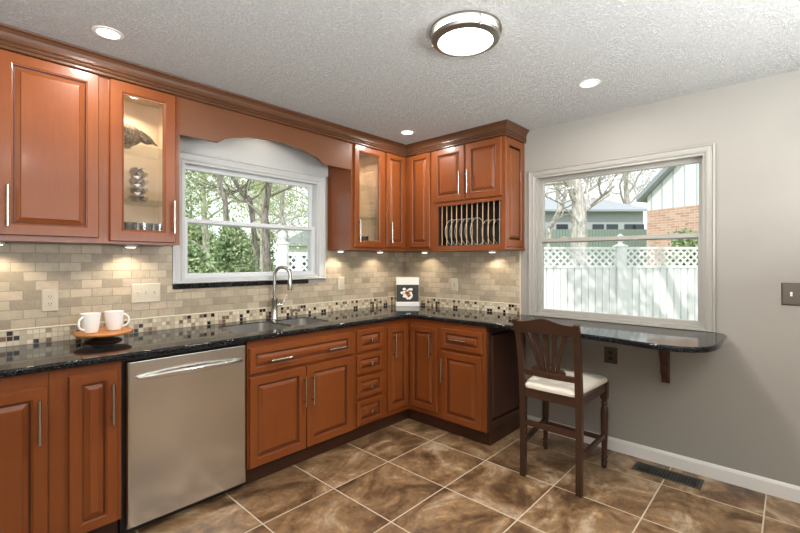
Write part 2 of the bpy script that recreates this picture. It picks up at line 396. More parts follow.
# left double cabinet
c1 = solid_upper('L', -3.52, -2.7005, 'wide cherry wall cabinet with raised-panel doors at the left picture edge')
door(FL, -3.11, -2.723, 1.478, 2.328, c1, hu=-3.075, hz=1.612); door(FL, -3.495, -3.114, 1.478, 2.328, c1, hu=-3.15, hz=1.612)
def open_upper(u0, u1, shelves, label):
    F = plane('L', 0); root = thing('glass_cabinet', F((u0+u1)/2, ZU, D/2), label, 'cabinet')
    b = MB(); th = .018
    b.box(F(u0, ZU, .0015), F(u0+th, ZT, D)); b.box(F(u1-th, ZU, .0015), F(u1, ZT, D))
    b.box(F(u0+th, ZU, .0015), F(u1-th, ZU+.03, D)); b.box(F(u0+th, ZT-.02, .0015), F(u1-th, ZT, D))
    # face frame
    b.box(F(u0+th, ZU+.03, D-.019), F(u0+.04, ZT-.02, D)); b.box(F(u1-.04, ZU+.03, D-.019), F(u1-th, ZT-.02, D)); b.box(F(u0+.04, ZT-.06, D-.019), F(u1-.04, ZT-.02, D)); b.box(F(u0+.04, ZU+.03, D-.019), F(u1-.04, ZU+.045, D))
    b.build('body', M['wood'], root)
    l = MB(); e = .0015; a0, a1 = u0+th, u1-th
    l.box(F(a0, ZU+.03, .0015), F(a1, ZT-.02, .008)); l.box(F(a0, ZU+.03, .008), F(a0+e, ZT-.02, D-.02)); l.box(F(a1-e, ZU+.03, .008), F(a1, ZT-.02, D-.02))
    l.box(F(a0+e, ZU+.03, .008), F(a1-e, ZU+.032, D-.02)); l.box(F(a0+e, ZT-.022, .008), F(a1-e, ZT-.02, D-.02))
    l.build('lining', M['maple'], root)
    for z in shelves: MB().box(F(a0+e, z-.007, .009), F(a1-e, z, D-.024)).build('shelf', M['shelf_glass'], root)
    return root
S1, S2 = 2.012, 1.706
g1 = open_upper(-2.70, -2.32, (S1, S2), 'glass-door cherry cabinet left of the sink window holding ornaments')
glass_door(FL, -2.675, -2.348, 1.464, 2.328, g1, -2.364, 1.612)
g2 = open_upper(-.988, -.6055, (S1, 1.74), 'glass-door cherry cabinet right of the sink window')
glass_door(FL, -.963, -.624, 1.475, 2.328, g2, -.926, 1.612, st=.058)
# plain side panel trim on g2
c2 = solid_upper('L', -.605, -.3185, 'narrow single-door cherry wall cabinet at the room corner, left of the corner', name='corner_wall_cabinet')
door(FL, -.587, -.345, 1.484, 2.328, c2, hu=-.545, hz=1.615, st=.05)
c3 = solid_upper('R', -.6455, -.0015, 'narrow cherry corner wall cabinet with no handle, right of the corner', name='corner_wall_cabinet')
door(FR, -.624, -.380, 1.484, 2.328, c3, st=.05)
# plate rack cabinet
Y0, Y1 = -1.352, -.646
pr = thing('plate_rack_cabinet', (-D/2, (Y0+Y1)/2, 1.445), 'cherry wall cabinet with two doors above an open plate rack', 'cabinet')
b = MB(); X1 = -.0015
b.box((-D, Y0, 1.855), (X1, Y1, ZT)); b.box((-D, Y0, 1.445), (X1, Y0+.03, 1.855)); b.box((-D, Y1-.062, 1.445), (X1, Y1, 1.855)); b.box((-D, Y0+.03, 1.445), (X1, Y1-.062, 1.49))
b.build('body', M['wood'], pr)
MB().box((-D-.012, Y0+.022, 1.832), (-D, Y1-.05, 1.856)).build('rack_rail', M['wood'], pr, bevel=.003)
l = MB(); a0, a1 = Y0+.03, Y1-.062
l.box((-.012, a0, 1.49), (X1-.001, a1, 1.855)); l.box((-D+.001, a0, 1.49), (-.012, a0+.003, 1.855)); l.box((-D+.001, a1-.003, 1.49), (-.012, a1, 1.855)); l.box((-D+.001, a0+.003, 1.49), (-.012, a1-.003, 1.493)); l.box((-D+.001, a0+.003, 1.852), (-.012, a1-.003, 1.855))
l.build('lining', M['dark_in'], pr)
FRp = plane('R', -D)
door(FRp, -.991, -.663, 1.869, 2.328, pr, hu=-.955, hz=2.012); door(FRp, -1.334, -1.003, 1.869, 2.328, pr, hu=-1.036, hz=2.012)
dow = []
for i in range(12):
    y = -.735 - i*.0515; dow.append(y)
    MB().tube([(-.30, y, 1.493), (-.30, y, 1.852)], .004, 8).build('dowel', M['dowel'], pr, smooth=True)
FE = plane('L', Y0)
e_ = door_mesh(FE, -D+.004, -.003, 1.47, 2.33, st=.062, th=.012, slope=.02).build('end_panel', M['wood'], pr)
MB().box((-D, Y0-.016, 1.445), (X1, Y0, 1.468)).build('end_rail', M['wood'], pr, bevel=.006)
# crown
crown = sweep(MB(), [(-3.52, -D), (-D, -D), (-D, Y0), (-.001, Y0)][::1], [(.0008, 2.332),(.023,2.332),(.026,2.336),(.026,2.342),(.020,2.345),(.020,2.348),(.028,2.350),(.031,2.355),(.028,2.360),(.022,2.362),(.022,2.366),(.028,2.370),(.026,2.376),(.027,2.390),(.033,2.405),(.043,2.418),(.052,2.424),(.054,2.4335),(.0008,2.4335)])
tag(crown.build('crown_molding', M['crown']), 'long cherry crown molding running along the wall cabinet tops at ceiling', 'crown molding')
# valance
poly = [(-2.3195, 2.112), (-2.088, 2.112)]
xm = -1.676
L = [(-2.06, 2.130), (-2.036, 2.148), (-2.0, 2.162), (-1.95, 2.174), (-1.88, 2.189), (-1.80, 2.199), (-1.74, 2.203), (xm, 2.205)]
poly += L + [(2*xm-a, z) for a, z in L[::-1][1:]] + [(2*xm+2.088, 2.112), (-.9885, 2.112), (-.9885, 2.345), (-2.3195, 2.345)]
tag(MB().prism(poly, lambda a, z: (a, -D-.001, z), lambda a, z: (a, -D+.02, z)).build('valance', M['wood_v']), 'arched cherry wood valance spanning above the sink window', 'valance')

# ------------------------------------------------------------ base cabinets
ZB, ZK = .112, .8815
BL = .61; BR = .60
FBL = plane('L', -BL); FBR = plane('R', -BR)
def base(wall, u0, u1, label, depth, toe=.055, u0b=None, name='base_cabinet'):
    F = plane(wall, 0); root = thing(name, F((u0+u1)/2, 0, depth/2), label, 'cabinet')
    MB().box(F(u0, ZB, .0015), F(u1, ZK, depth)).build('body', M['wood'], root)
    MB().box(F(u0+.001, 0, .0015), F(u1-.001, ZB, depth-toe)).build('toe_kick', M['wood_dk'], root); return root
b0 = base('L', -3.52, -2.962, 'cherry base cabinet with tall door at the left picture edge', BL)
door(FBL, -3.36, -2.967, .12, .817, b0, hu=-2.997, hz=.672)
b1 = base('L', -2.9605, -2.69, 'narrow cherry base cabinet immediately left of the dishwasher', BL)
door(FBL, -2.894, -2.708, .098+.02, .84, b1, hu=-2.732, hz=.686)
b2 = thing('base_cabinet', (-1.63, -BL/2, 0), 'two-door cherry sink base cabinet right of the dishwasher', 'cabinet')
b = MB(); b.box((-2.046, -BL, ZB), (-1.2155, -BL+.019, ZK)); b.box((-2.046, -BL+.019, ZB), (-2.032, -.0015, ZK)); b.box((-1.230, -BL+.019, ZB), (-1.2155, -.0015, ZK)); b.box((-2.032, -BL+.019, ZB), (-1.230, -.0015, ZB+.018)); b.box((-2.032, -.012, ZB+.018), (-1.230, -.0015, ZK))
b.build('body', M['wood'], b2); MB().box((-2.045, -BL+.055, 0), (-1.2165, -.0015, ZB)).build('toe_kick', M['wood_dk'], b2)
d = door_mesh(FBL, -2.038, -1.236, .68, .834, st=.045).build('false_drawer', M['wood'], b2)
pull(FBL, -1.84, .748, .15, .02, d, False); pull(FBL, -1.40, .748, .15, .02, d, False)
door(FBL, -2.038, -1.641, .118, .66, b2, hu=-1.662, hz=.505, hl=.2); door(FBL, -1.635, -1.236, .118, .66, b2, hu=-1.598, hz=.505, hl=.2)
b3 = base('L', -1.215, -.8935, 'cherry base cabinet with a stack of four small knobbed drawers', BL, name='drawer_cabinet')
for a, c in ((.680, .838), (.511, .655), (.333, .487), (.132, .308)):
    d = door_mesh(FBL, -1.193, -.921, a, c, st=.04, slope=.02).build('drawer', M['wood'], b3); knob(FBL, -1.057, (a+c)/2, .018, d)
# corner cabinet
b4 = thing('corner_base_cabinet', (-.45, -.45, 0), 'L-shaped cherry corner base cabinet with two meeting doors', 'cabinet')
b = MB(); poly = [(-.893, -.0015), (-.893, -BL), (-BR, -BL), (-BR, -.945), (-.0015, -.945), (-.0015, -.0015)]
b.prism(poly, lambda x, y: (x, y, ZB), lambda x, y: (x, y, ZK)); b.build('body', M['wood'], b4)
poly = [(-.892, -.0015), (-.892, -BL+.055), (-BR+.055, -BL+.055), (-BR+.055, -.944), (-.0015, -.944), (-.0015, -.0015)]
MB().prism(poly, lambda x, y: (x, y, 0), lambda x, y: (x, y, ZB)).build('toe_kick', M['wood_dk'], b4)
door(FBL, -.865, -.628, .155, .822, b4, hu=-.805, hz=.678, st=.05); door(FBR, -.923, -.640, .155, .822, b4, hu=-.865, hz=.685, st=.05)
# right base
YE = -1.362
b5 = base('R', YE, -.9455, 'cherry base cabinet with one drawer and door beside the bar stool', BR)
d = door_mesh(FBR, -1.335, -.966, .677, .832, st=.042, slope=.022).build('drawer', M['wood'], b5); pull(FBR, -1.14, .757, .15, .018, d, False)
door(FBR, -1.332, -.966, .118, .654, b5, hu=-.987, hz=.51, hl=.18)
FE2 = plane('L', YE)
door_mesh(FE2, -.592, -.002, ZB, ZK-.001, st=.06, th=.010, slope=.01).build('end_panel', M['wood_dk'], b5)  # shaded cabinet side: its shade is put into the dark wood colour

# dishwasher
dw = thing('dishwasher', (-2.363, -.3, 0), 'stainless steel dishwasher under the granite between cherry cabinets', 'dishwasher')
MB().box((-2.688, -.58, .015), (-2.048, -.03, .872)).build('body', M['black'], dw)
mb = MB(); R = []
for y, ins in ((-.585, 0), (-.612, 0), (-.622, .004), (-.626, .012)):
    R.append([(-2.669+ins, y, .05+ins*.4), (-2.057-ins, y, .05+ins*.4), (-2.057-ins, y, .866-ins*.4), (-2.669+ins, y, .866-ins*.4)])
dd = mb.rings(R).build('door_panel', M['steel'], dw, bevel=.002)
pts = []
for i in range(13):
    s = i/12; pts.append((-2.625+s*.53, -.632-.030*math.sin(PI*s)**.6, .782))
MB().bar(pts, .030, [.012+.014*math.sin(PI*i/12) for i in range(13)], (0, 1, 0)).build('handle', M['steel'], dd, smooth=True, bevel=.003)
MB().box((-2.688, -.56, 0), (-2.048, -.545, .05)).build('kick_plate', M['black'], dw)

# ------------------------------------------------------------ countertop (one slab, filled 2D outline with holes)
def rrect(cx, cy, hx, hy, r, n=6):
    out = []
    for k, (sx_, sy_) in enumerate(((1,1),(-1,1),(-1,-1),(1,-1))):
        for i in range(n+1):
            a = PI/2*k + PI/2*i/n; out.append((cx+sx_*(hx-r)+r*math.cos(a), cy+sy_*(hy-r)+r*math.sin(a)))
    return out
def slab(name, loops, z0, z1, bev, mt):
    cu = bpy.data.curves.new(name, 'CURVE'); cu.dimensions = '2D'; cu.fill_mode = 'BOTH'; cu.extrude = (z1-z0)/2-bev; cu.bevel_depth = bev; cu.bevel_resolution = 3; cu.offset = -bev
    for lp in loops:
        s = cu.splines.new('POLY'); s.points.add(len(lp)-1); s.use_cyclic_u = True
        for p, q in zip(s.points, lp): p.co = (q[0], q[1], 0, 1)
    o = bpy.data.objects.new('tmp', cu); COL.objects.link(o); dg = bpy.context.evaluated_depsgraph_get(); me = bpy.data.meshes.new_from_object(o.evaluated_get(dg)); bpy.data.objects.remove(o)
    me.materials.clear(); me.materials.append(mt); ob = bpy.data.objects.new(name, me); COL.objects.link(ob); ob.location = (0, 0, (z0+z1)/2); ORG[ob.name] = Vector(ob.location)
    for p in me.polygons: p.use_smooth = True
    me.set_sharp_from_angle(angle=math.radians(35)); return ob
out = [(-3.52, -.0025), (-3.52, -.648), (-.625, -.648), (-.625, -2.05)]
out += [(-.632, -2.15), (-.655, -2.27), (-.68, -2.38), (-.69, -2.47), (-.683, -2.55), (-.65, -2.62), (-.59, -2.67), (-.51, -2.695), (-.40, -2.705), (-.10, -2.705), (-.04, -2.69), (-.0025, -2.65), (-.0025, -.0025)]
B1 = (-1.845, -.335, .185, .185); B2 = (-1.475, -.325, .145, .165)
tag(slab('countertop', [out, rrect(*B1, .07)[::-1], rrect(*B2, .06)[::-1]], .8825, ZC, .010, M['granite']), 'polished black granite countertop wrapping the corner into the window bar', 'countertop')
sk = thing('kitchen_sink', (-1.66, -.33, .70), 'double-bowl stainless sink set in the black countertop', 'sink')
for (cx, cy, hx, hy), dep in ((B1, .19), (B2, .15)):
    mb = MB(); zt = .8815
    R = [[(x, y, z) for x, y in rrect(cx, cy, hx+g, hy+g, max(.02, .065+g))] for g, z in ((-.0035, .909), (-.004, zt),(-.004, zt-dep+.03),(-.012, zt-dep+.01),(-.03, zt-dep))]
    mb.rings(R, cap0=False)
    bw = mb.build('bowl', M['sinksteel'], sk, smooth=True)
    MB().lathe([(.045, 0), (.045, .004), (.03, .006), (.02, .001)], (cx, cy, zt-dep+.0005), 24).build('drain', M['chrome'], bw, smooth=True)

# faucet
fx, fy = -1.553, -.08
fa = thing('faucet', (fx, fy, ZC), 'tall brushed nickel gooseneck faucet behind the sink', 'faucet')
MB().lathe([(.028,0.0005),(.028,.006),(.024,.012),(.024,.14),(.026,.144),(.026,.156),(.016,.162)], (fx, fy, ZC), 28).build('faucet_body', M['nickel'], fa, smooth=True)
dx, dy = .62, -.78
pts = [(fx, fy, ZC+.15)] + [(fx, fy, ZC+.15+i*.03) for i in range(1, 5)]
R_ = .062; zc = ZC+.335
for i in range(0, 15):
    a = PI - PI*1.08*i/14; k = R_+R_*math.cos(a); pts.append((fx+dx*k, fy+dy*k, zc+R_*math.sin(a)))
MB().tube(pts, .0135, 14).build('spout', M['nickel'], fa, smooth=True)
k = R_*2-.002; ex, ey, ez = fx+dx*k, fy+dy*k, zc-.02
MB().lathe([(.012, 0.012), (.0165, 0), (.0165, -.045), (.019, -.085), (.018, -.092), (.01, -.092)], (ex, ey, ez), 20).build('spray_head', M['nickel'], fa, smooth=True)
mb = MB(); mb.tube([(fx+.015, fy-.01, ZC+.105), (fx+.05, fy-.02, ZC+.108)], .012, 12); mb.tube([(fx+.05, fy-.02, ZC+.108), (fx+.066, fy-.024, ZC+.125), (fx+.088, fy-.03, ZC+.178)], [.008, .007, .005], 10)
mb.build('lever', M['nickel'], fa, smooth=True)
sd = thing('soap_dispenser', (-1.40, -.085, ZC), 'small nickel soap dispenser pump right of the faucet', 'soap dispenser')
MB().lathe([(.02,.0005),(.02,.006),(.011,.010),(.011,.045),(.015,.047),(.015,.062),(.006,.066)], (-1.40, -.085, ZC), 20).build('pump', M['nickel'], sd, smooth=True)
MB().tube([(-1.40, -.085, ZC+.058), (-1.385, -.12, ZC+.06), (-1.377, -.14, ZC+.05)], .0055, 8).build('nozzle', M['nickel'], sd, smooth=True)

# ------------------------------------------------------------ electrical plates
def plate(wall, u, z, w, h, kind, pm, im, label, cat, n0=.010, group=None):
    F = plane(wall, 0); root = thing('outlet' if 'outlet' in cat else 'light_switch', F(u, z, n0+.001), label, cat, group)
    R = [[F(u-w/2+i, z-h/2+i, n0+d), F(u+w/2-i, z-h/2+i, n0+d), F(u+w/2-i, z+h/2-i, n0+d), F(u-w/2+i, z+h/2-i, n0+d)] for i, d in ((0,.001),(0,.003),(.004,.0065),(.006,.007))]
    MB().rings(R).build('cover_plate', pm, root); n1 = n0+.007
    if kind == 'out':
        for s in (-1, 1):
            zz = z+s*.02
            mb = MB(); mb.prism([(u+.017*math.cos(a), zz+.0145*math.sin(a)) for a in [2*PI*i/16 for i in range(16)]], lambda a, c: F(a, c, n1), lambda a, c: F(a, c, n1+.002)); rc = mb.build('receptacle', im, root)
            mb = MB()
            for q in (-.006, .006): mb.box(F(u+q-.0012, zz-.001, n1+.002), F(u+q+.0012, zz+.008, n1+.0024))
            mb.box(F(u-.002, zz-.009, n1+.002), F(u+.002, zz-.005, n1+.0024)); mb.build('slots', M['black'], rc)
    elif kind == 'gfi':
        MB().box(F(u-.017, z-.033, n1), F(u+.017, z+.033, n1+.002)).build('receptacle', im, root)
        mb = MB()
        for zz in (z-.02, z+.02):
            for q in (-.006, .006): mb.box(F(u+q-.0012, zz-.004, n1+.002), F(u+q+.0012, zz+.005, n1+.0024))
        mb.box(F(u-.007, z-.004, n1+.002), F(u+.007, z+.004, n1+.0028)); mb.build('slots', M['black'], root)
    elif kind == 'rock':
        MB().box(F(u-.016, z-.033, n1), F(u+.016, z+.033, n1+.003)).build('rocker', im, root, bevel=.001)
    else:
        for i in range(kind):
            uu = u+(i-(kind-1)/2)*.046
            mb = MB(); mb.box(F(uu-.005, z-.012, n1), F(uu+.005, z+.012, n1+.001)); mb.box(F(uu-.004, z+.0, n1+.001), F(uu+.004, z+.009, n1+.012)); mb.build('toggle', im, root, bevel=.0008)
    return root
plate('L', -2.879, 1.1415, .072, .122, 'out', M['white_pl'], M['white_pl'], 'almond duplex wall outlet on backsplash left of the mugs', 'outlet')
plate('L', -2.41, 1.157, .166, .122, 3, M['white_pl'], M['white_pl'], 'three-gang toggle light switch on backsplash beside the window', 'light switch')
plate('L', -.842, 1.156, .070, .120, 'rock', M['white_pl'], M['white_pl'], 'almond rocker switch on backsplash right of the faucet', 'light switch')
plate('R', -.664, 1.138, .070, .120, 'gfi', M['white_pl'], M['white_pl'], 'almond outlet on backsplash under the plate rack', 'outlet')
plate('R', -2.029, .678, .088, .116, 'out', M['bronze'], M['black'], 'dark bronze wall outlet under the granite bar', 'outlet', n0=0)
plate('R', -3.007, 1.17, .13, .128, 2, M['bronze'], M['tog'], 'bronze two-gang light switch at the right wall edge', 'light switch', n0=0)

# corbel and vent
cb_ = thing('corbel', (-.1, -2.385, .547), 'small carved cherry corbel bracket supporting the granite bar end', 'bracket')
prof = [(-.0015, .8815), (-.13, .8815), (-.13, .855), (-.122, .845), (-.118, .80), (-.11, .76), (-.10, .735), (-.085, .71), (-.07, .68), (-.075, .645), (-.072, .62), (-.055, .60), (-.045, .59), (-.04, .555), (-.0015, .547)]
MB().prism(prof, lambda x, z: (x, -2.352, z), lambda x, z: (x, -2.395, z)).build('bracket', M['wood_dk'], cb_, bevel=.003)
vt = thing('floor_vent', (-.155, -2.40, 0), 'dark bronze slotted floor register near the baseboard', 'floor vent')
mb = MB(); v0, v1, w0, w1 = -.228, -.075, -2.59, -2.215
frame_ring(mb, lambda u, z, n: (u, z, n), v0, v1, w0, w1, [(0, .0005), (.002, .005), (.016, .006), (.018, .0005)]); mb.build('vent_frame', M['bronze'], vt)
MB().box((v0+.016, w0+.016, .0005), (v1-.016, w1-.016, .0015)).build('backing', M['black'], vt)
for i in range(20):
    y = w0+.026+i*.0172; MB().box((v0+.018, y, .0015), (v1-.018, y+.006, .005)).build('slat', M['black'], vt)

# ------------------------------------------------------------ ceiling lights
def recessed(x, y, label):
    r = thing('recessed_light', (x, y, H), label, 'ceiling light', 'recessed ceiling lights')
    MB().lathe([(.064, -.0005), (.063, -.003), (.052, -.006), (.046, -.004), (.046, -.0005)], (x, y, H), 36, cap=False).build('trim_ring', M['trim'], r, smooth=True)
    MB().lathe([(.046, -.0005), (.046, -.0035)], (x, y, H), 36).build('lens', M['glow'], r)
    lamp(r, (x, y, H-.012), 8, (1, .96, .91), 'AREA', .09)
recessed(-2.745, -.618, 'recessed ceiling light above the left glass-door cabinet')
recessed(-.640, -.630, 'recessed ceiling light near the cabinet corner')
recessed(-.612, -2.085, 'recessed ceiling light nearest the bar window')
recessed(-2.745, -3.6, 'added unseen recessed fill light behind the camera, left row')  # this lamp and the next are added out of view as fill
recessed(-.62, -3.6, 'added unseen recessed fill light behind the camera, right row')
LX, LY = -1.612, -1.866
fl = thing('flush_ceiling_light', (LX, LY, H), 'large round flush-mount ceiling light with two nickel rings', 'ceiling light')
MB().lathe([(.135, -.0005), (.142, -.006), (.142, -.048), (.10, -.057), (.02, -.060)], (LX, LY, H), 48).build('diffuser', M['diff'], fl, smooth=True)
n = 56
for nm, prof in (('top_ring', [(.150, -.0005), (.166, -.0005), (.167, -.012), (.150, -.012)]), ('bottom_ring', [(.128, -.056), (.155, -.048), (.161, -.038), (.158, -.034), (.148, -.034), (.130, -.050)])):
    mb = MB(); mb.rings([[(LX+r*math.cos(2*PI*k/n), LY+r*math.sin(2*PI*k/n), H+h) for r, h in prof] for k in range(n)], closed=True); mb.build(nm, M['nickel_r'], fl, smooth=True)
for a in (0, 120, 240):
    q = YAW+math.radians(a-165); x, y = LX+.157*math.cos(q), LY+.157*math.sin(q); MB().tube([(x, y, H-.010), (x, y, H-.038)], .0035, 8).build('post', M['nickel_r'], fl)
    MB().lathe([(.003, -.012), (.006, -.008), (.006, -.001), (.003, 0)], (x, y, H-.044), 10).build('finial', M['nickel_r'], fl, smooth=True)
lamp(fl, (LX, LY, H-.070), 30, (1, .97, .93), 'AREA', .25)

def puck(x, y, z, label, e=2.2, cab=False):
    r = thing('puck_light', (x, y, z), label, 'cabinet light', 'small cabinet puck lights')
    MB().lathe([(.034, -.0005), (.034, -.012), (.028, -.014)], (x, y, z), 24).build('housing', M['trim'], r, smooth=True)
    MB().lathe([(.026, -.0142), (.024, -.016)], (x, y, z), 24).build('lens', M['glow'], r)
    lamp(r, (x, y, z-.022), e, (1, .86, .68), 'SPOT', .02, math.radians(138), blend=.5)
puck(-1.66, -.16, H, 'added unseen puck light brightening the wall behind the arched valance', 2.5)  # lamp added out of sight to brighten the wall above the window
puck(-2.51, -.15, ZT-.022, 'puck light inside the left glass-door cabinet', 7)
puck(-.80, -.15, ZT-.022, 'puck light inside the right glass-door cabinet', 6)
puck(-2.52, -.11, ZU, 'under-cabinet puck light above the triple switch', 4.6)
puck(-3.10, -.11, ZU, 'under-cabinet puck light above the left counter outlet', 4.6)
puck(-.93, -.11, ZU, 'under-cabinet puck light just right of the sink window', 4.6)
puck(-.45, -.11, ZU, 'under-cabinet puck light left of the room corner', 4.6)
puck(-.11, -.38, ZU, 'under-cabinet puck light right of the room corner', 4.6)
puck(-.11, -1.12, 1.445, 'under-cabinet puck light beneath the plate rack', 4.6)

# ------------------------------------------------------------ things on shelves
bx_, by_ = -2.555, -.17
bi = thing('bird_ornament', (bx_, by_, S1), 'aged metal bird ornament on the top glass shelf', 'ornament')
mb = MB(); R = []
for i in range(17):
    s = i/16; x = bx_-.112+s*.197; w = math.sin(PI*min(1, s*.93+.05))**.7; R.append([(x, by_+.056*w*math.cos(a), S1+.086+.074*w*math.sin(a)-.012*s) for a in [2*PI*k/20 for k in range(20)]])
mb.rings(R); mb.build('body', M['brassy'], bi, smooth=True)
mb = MB(); mb.tube([(bx_+.055, by_, S1+.088), (bx_+.085, by_, S1+.075), (bx_+.11, by_-.004, S1+.062), (bx_+.135, by_-.008, S1+.055)], [.032, .030, .027, .012], 14); mb.tube([(bx_+.13, by_-.006, S1+.056), (bx_+.158, by_-.01, S1+.038)], [.012, .003], 10)
mb.build('head', M['brassy'], bi, smooth=True)
for s in (-1, 1):
    mb = MB(); R = []
    for i in range(9):
        q = i/8; x = bx_-.085+q*.115; w = math.sin(PI*(q*.9+.05)); R.append([(x, by_+s*(.047+.012*w*math.sin(a) if math.sin(a) > 0 else .047), S1+.085+.035*w*math.cos(a)) for a in [2*PI*k/12 for k in range(12)]])
    mb.rings(R); mb.build('wing', M['brassy'], bi, smooth=True)
mb = MB(); mb.lathe([(.03, .0005), (.034, .005), (.018, .012), (.014, .03)], (bx_-.01, by_, S1), 16); mb.build('foot', M['brassy'], bi, smooth=True)
def facet_vase(x, y, z, h, r, label, n=8):
    mb = MB(); tiers = 4; R = []
    for i in range(tiers*2+1):
        rr = r*(.72 if i % 2 == 0 else 1.0); zz = z+.0008+h*i/(tiers*2); o = (i % 2)*PI/n
        R.append([(x+rr*math.cos(2*PI*k/n+o), y+rr*math.sin(2*PI*k/n+o), zz) for k in range(n)])
    vs = [v for q in R for v in q]; fs = []
    for i in range(tiers*2):
        for k in range(n):
            a, b2_, c, d_ = i*n+k, i*n+(k+1) % n, (i+1)*n+k, (i+1)*n+(k+1) % n
            if i % 2 == 0: fs += [(a, b2_, c), (b2_, d_, c)]
            else: fs += [(a, b2_, d_), (a, d_, c)]
    fs.append(tuple(range(n))[::-1]); mb.add(vs, fs)
    root = thing('faceted_vase', (x, y, z), label, 'vase'); mb.build('vase_body', M['mercury'], root)
    frame = MB(); Rr = [[(x+q*math.cos(2*PI*k/n), y+q*math.sin(2*PI*k/n), z+h+dz) for k in range(n)] for q, dz in ((r*.72, .0009), (r*.74, .004), (r*.62, .004), (r*.6, -.02))]
    frame.rings(Rr, cap0=False, cap1=True); frame.build('rim', M['mercury'], root); return root
facet_vase(-2.50, -.18, S2, .188, .056, 'tall faceted silver vase on the middle glass shelf, left cabinet')
facet_vase(-.905, -.2, 1.74, .17, .045, 'faceted silver vase behind the right glass cabinet door')
fg = thing('figurine', (-.90, -.2, S1), 'small aged metal figurine on the top shelf, right glass cabinet', 'ornament')
MB().lathe([(.03,.0008),(.03,.01),(.012,.02),(.02,.05),(.026,.075),(.012,.10),(.008,.108)], (-.90, -.2, S1), 16).build('body', M['brassy'], fg, smooth=True)
MB().lathe([(.004,0),(.016,.008),(.019,.02),(.014,.034),(.003,.042)], (-.90, -.2, S1+.104), 14).build('head', M['brassy'], fg, smooth=True)
bk = thing('black_bottle', (-.905, -.24, ZU+.032), 'dark slim bottle at bottom of the right glass cabinet', 'bottle')
MB().lathe([(.034,.0005),(.036,.01),(.036,.11),(.03,.14),(.013,.165),(.012,.19)], (-.905, -.24, ZU+.032), 24).build('bottle_body', M['black'], bk, smooth=True)
MB().lathe([(.014,.1905),(.014,.21),(.012,.212)], (-.905, -.24, ZU+.032), 16).build('cap', M['chrome'], bk, smooth=True)
M['tumbler'] = glass('tumbler_glass', (225,230,228), 1.6)
def tumbler(x, y, label):
    z = ZU+.0325; n = 20; R = []
    for r0, h in ((.030, 0), (.036, .095), (.0335, .095), (.027, .008)):
        R.append([(x+r0*(1+.03*(k % 2))*math.cos(2*PI*k/n), y+r0*(1+.03*(k % 2))*math.sin(2*PI*k/n), z+h) for k in range(n)])
    tag(MB().rings(R).build('tumbler', M['tumbler']), label, 'glass', 'tumblers in the glass cabinets')
for x, w in ((-2.63, 'leftmost'), (-2.548, 'second from left'), (-2.466, 'second from right'), (-2.384, 'rightmost')): tumbler(x, -.2, 'clear fluted tumbler on left cabinet bottom, %s of four' % w)
for x, w in ((-.80, 'left'), (-.715, 'right')): tumbler(x, -.18, 'clear fluted tumbler in the right glass cabinet, %s of two' % w)
# plates in the rack
words = ['leftmost', 'second from left', 'third from left', 'fourth from left', 'middle', 'fourth from right', 'third from right', 'second from right', 'rightmost']
M['platem'] = mat('plate_glaze', (84, 80, 72), .15); M['platem2'] = mat('plate_rim_highlight', (214, 210, 198), .15)  # pale rim colour paints in the highlight along the plate edges
for i, s in enumerate((1, 2, 3, 4, 5, 6, 8, 9, 10)):
    y = dow[s]+.022; r = .118 if i < 6 else .105; z = 1.4935+r
    root = thing('plate', (-.195, y, 1.4935), 'round plate standing in the cabinet plate rack, %s of nine' % words[i], 'plate', 'plates standing in the rack')
    MB().lathe([(.03, .004), (r*.6, .004), (r*.66, -.001), (r*.95, -.012), (r*.95, -.009), (r*.66, .003), (r*.6, .008), (.03, .008)], (-.195, y, z), 40, 'y').build('plate_dish', M['platem'], root, smooth=True)
    mb = MB(); n = 40; R = [[(-.195+q*math.cos(2*PI*k/n), y+h, z+q*math.sin(2*PI*k/n)) for q, h in ((r*.95, -.012), (r*.998, -.014), (r, -.012), (r*.95, -.009))] for k in range(n)]
    mb.rings(R, closed=True); mb.build('plate_rim_highlight', M['platem2'], root, smooth=True)

# ------------------------------------------------------------ things on the counter
cx, cy = -2.672, -.19
ps = thing('wooden_pedestal_tray', (cx, cy, ZC), 'round wooden pedestal tray on the counter holding two mugs', 'tray')
MB().lathe([(.085, .0005), (.088, .006), (.070, .014), (.05, .02), (.05, .035)], (cx, cy, ZC), 36).build('pedestal_base', M['chair'], ps, smooth=True)
MB().lathe([(.09, .0352), (.122, .039), (.132, .044), (.134, .050), (.131, .057), (.122, .0545)], (cx, cy, ZC), 48).build('tray_top', M['board'], ps, smooth=True)
ZP = ZC+.055
def mug(x, y, a, label):
    root = thing('mug', (x, y, ZP), label, 'mug', 'white mugs on the tray')
    MB().lathe([(.029, .0005), (.033, .002), (.037, .012), (.043, .055), (.048, .105), (.046, .106), (.044, .103), (.039, .055), (.033, .012), (.01, .008)], (x, y, ZP), 36).build('mug_body', M['ceramic'], root, smooth=True)
    pts = []
    for i in range(13):
        t_ = PI*(-.5)+PI*i/12; rr = .041+.031*math.cos(t_); pts.append((x+rr*math.cos(a)+.0*i, y+rr*math.sin(a), ZP+.055+.034*math.sin(t_)))
    MB().tube(pts, .0055, 10).build('mug_handle', M['ceramic'], root, smooth=True)
mug(cx-.062, cy-.012, math.radians(215), 'white mug on the tray, handle toward the viewer, left one')
mug(cx+.052, cy+.01, math.radians(-25), 'white mug on the tray with handle to the right')
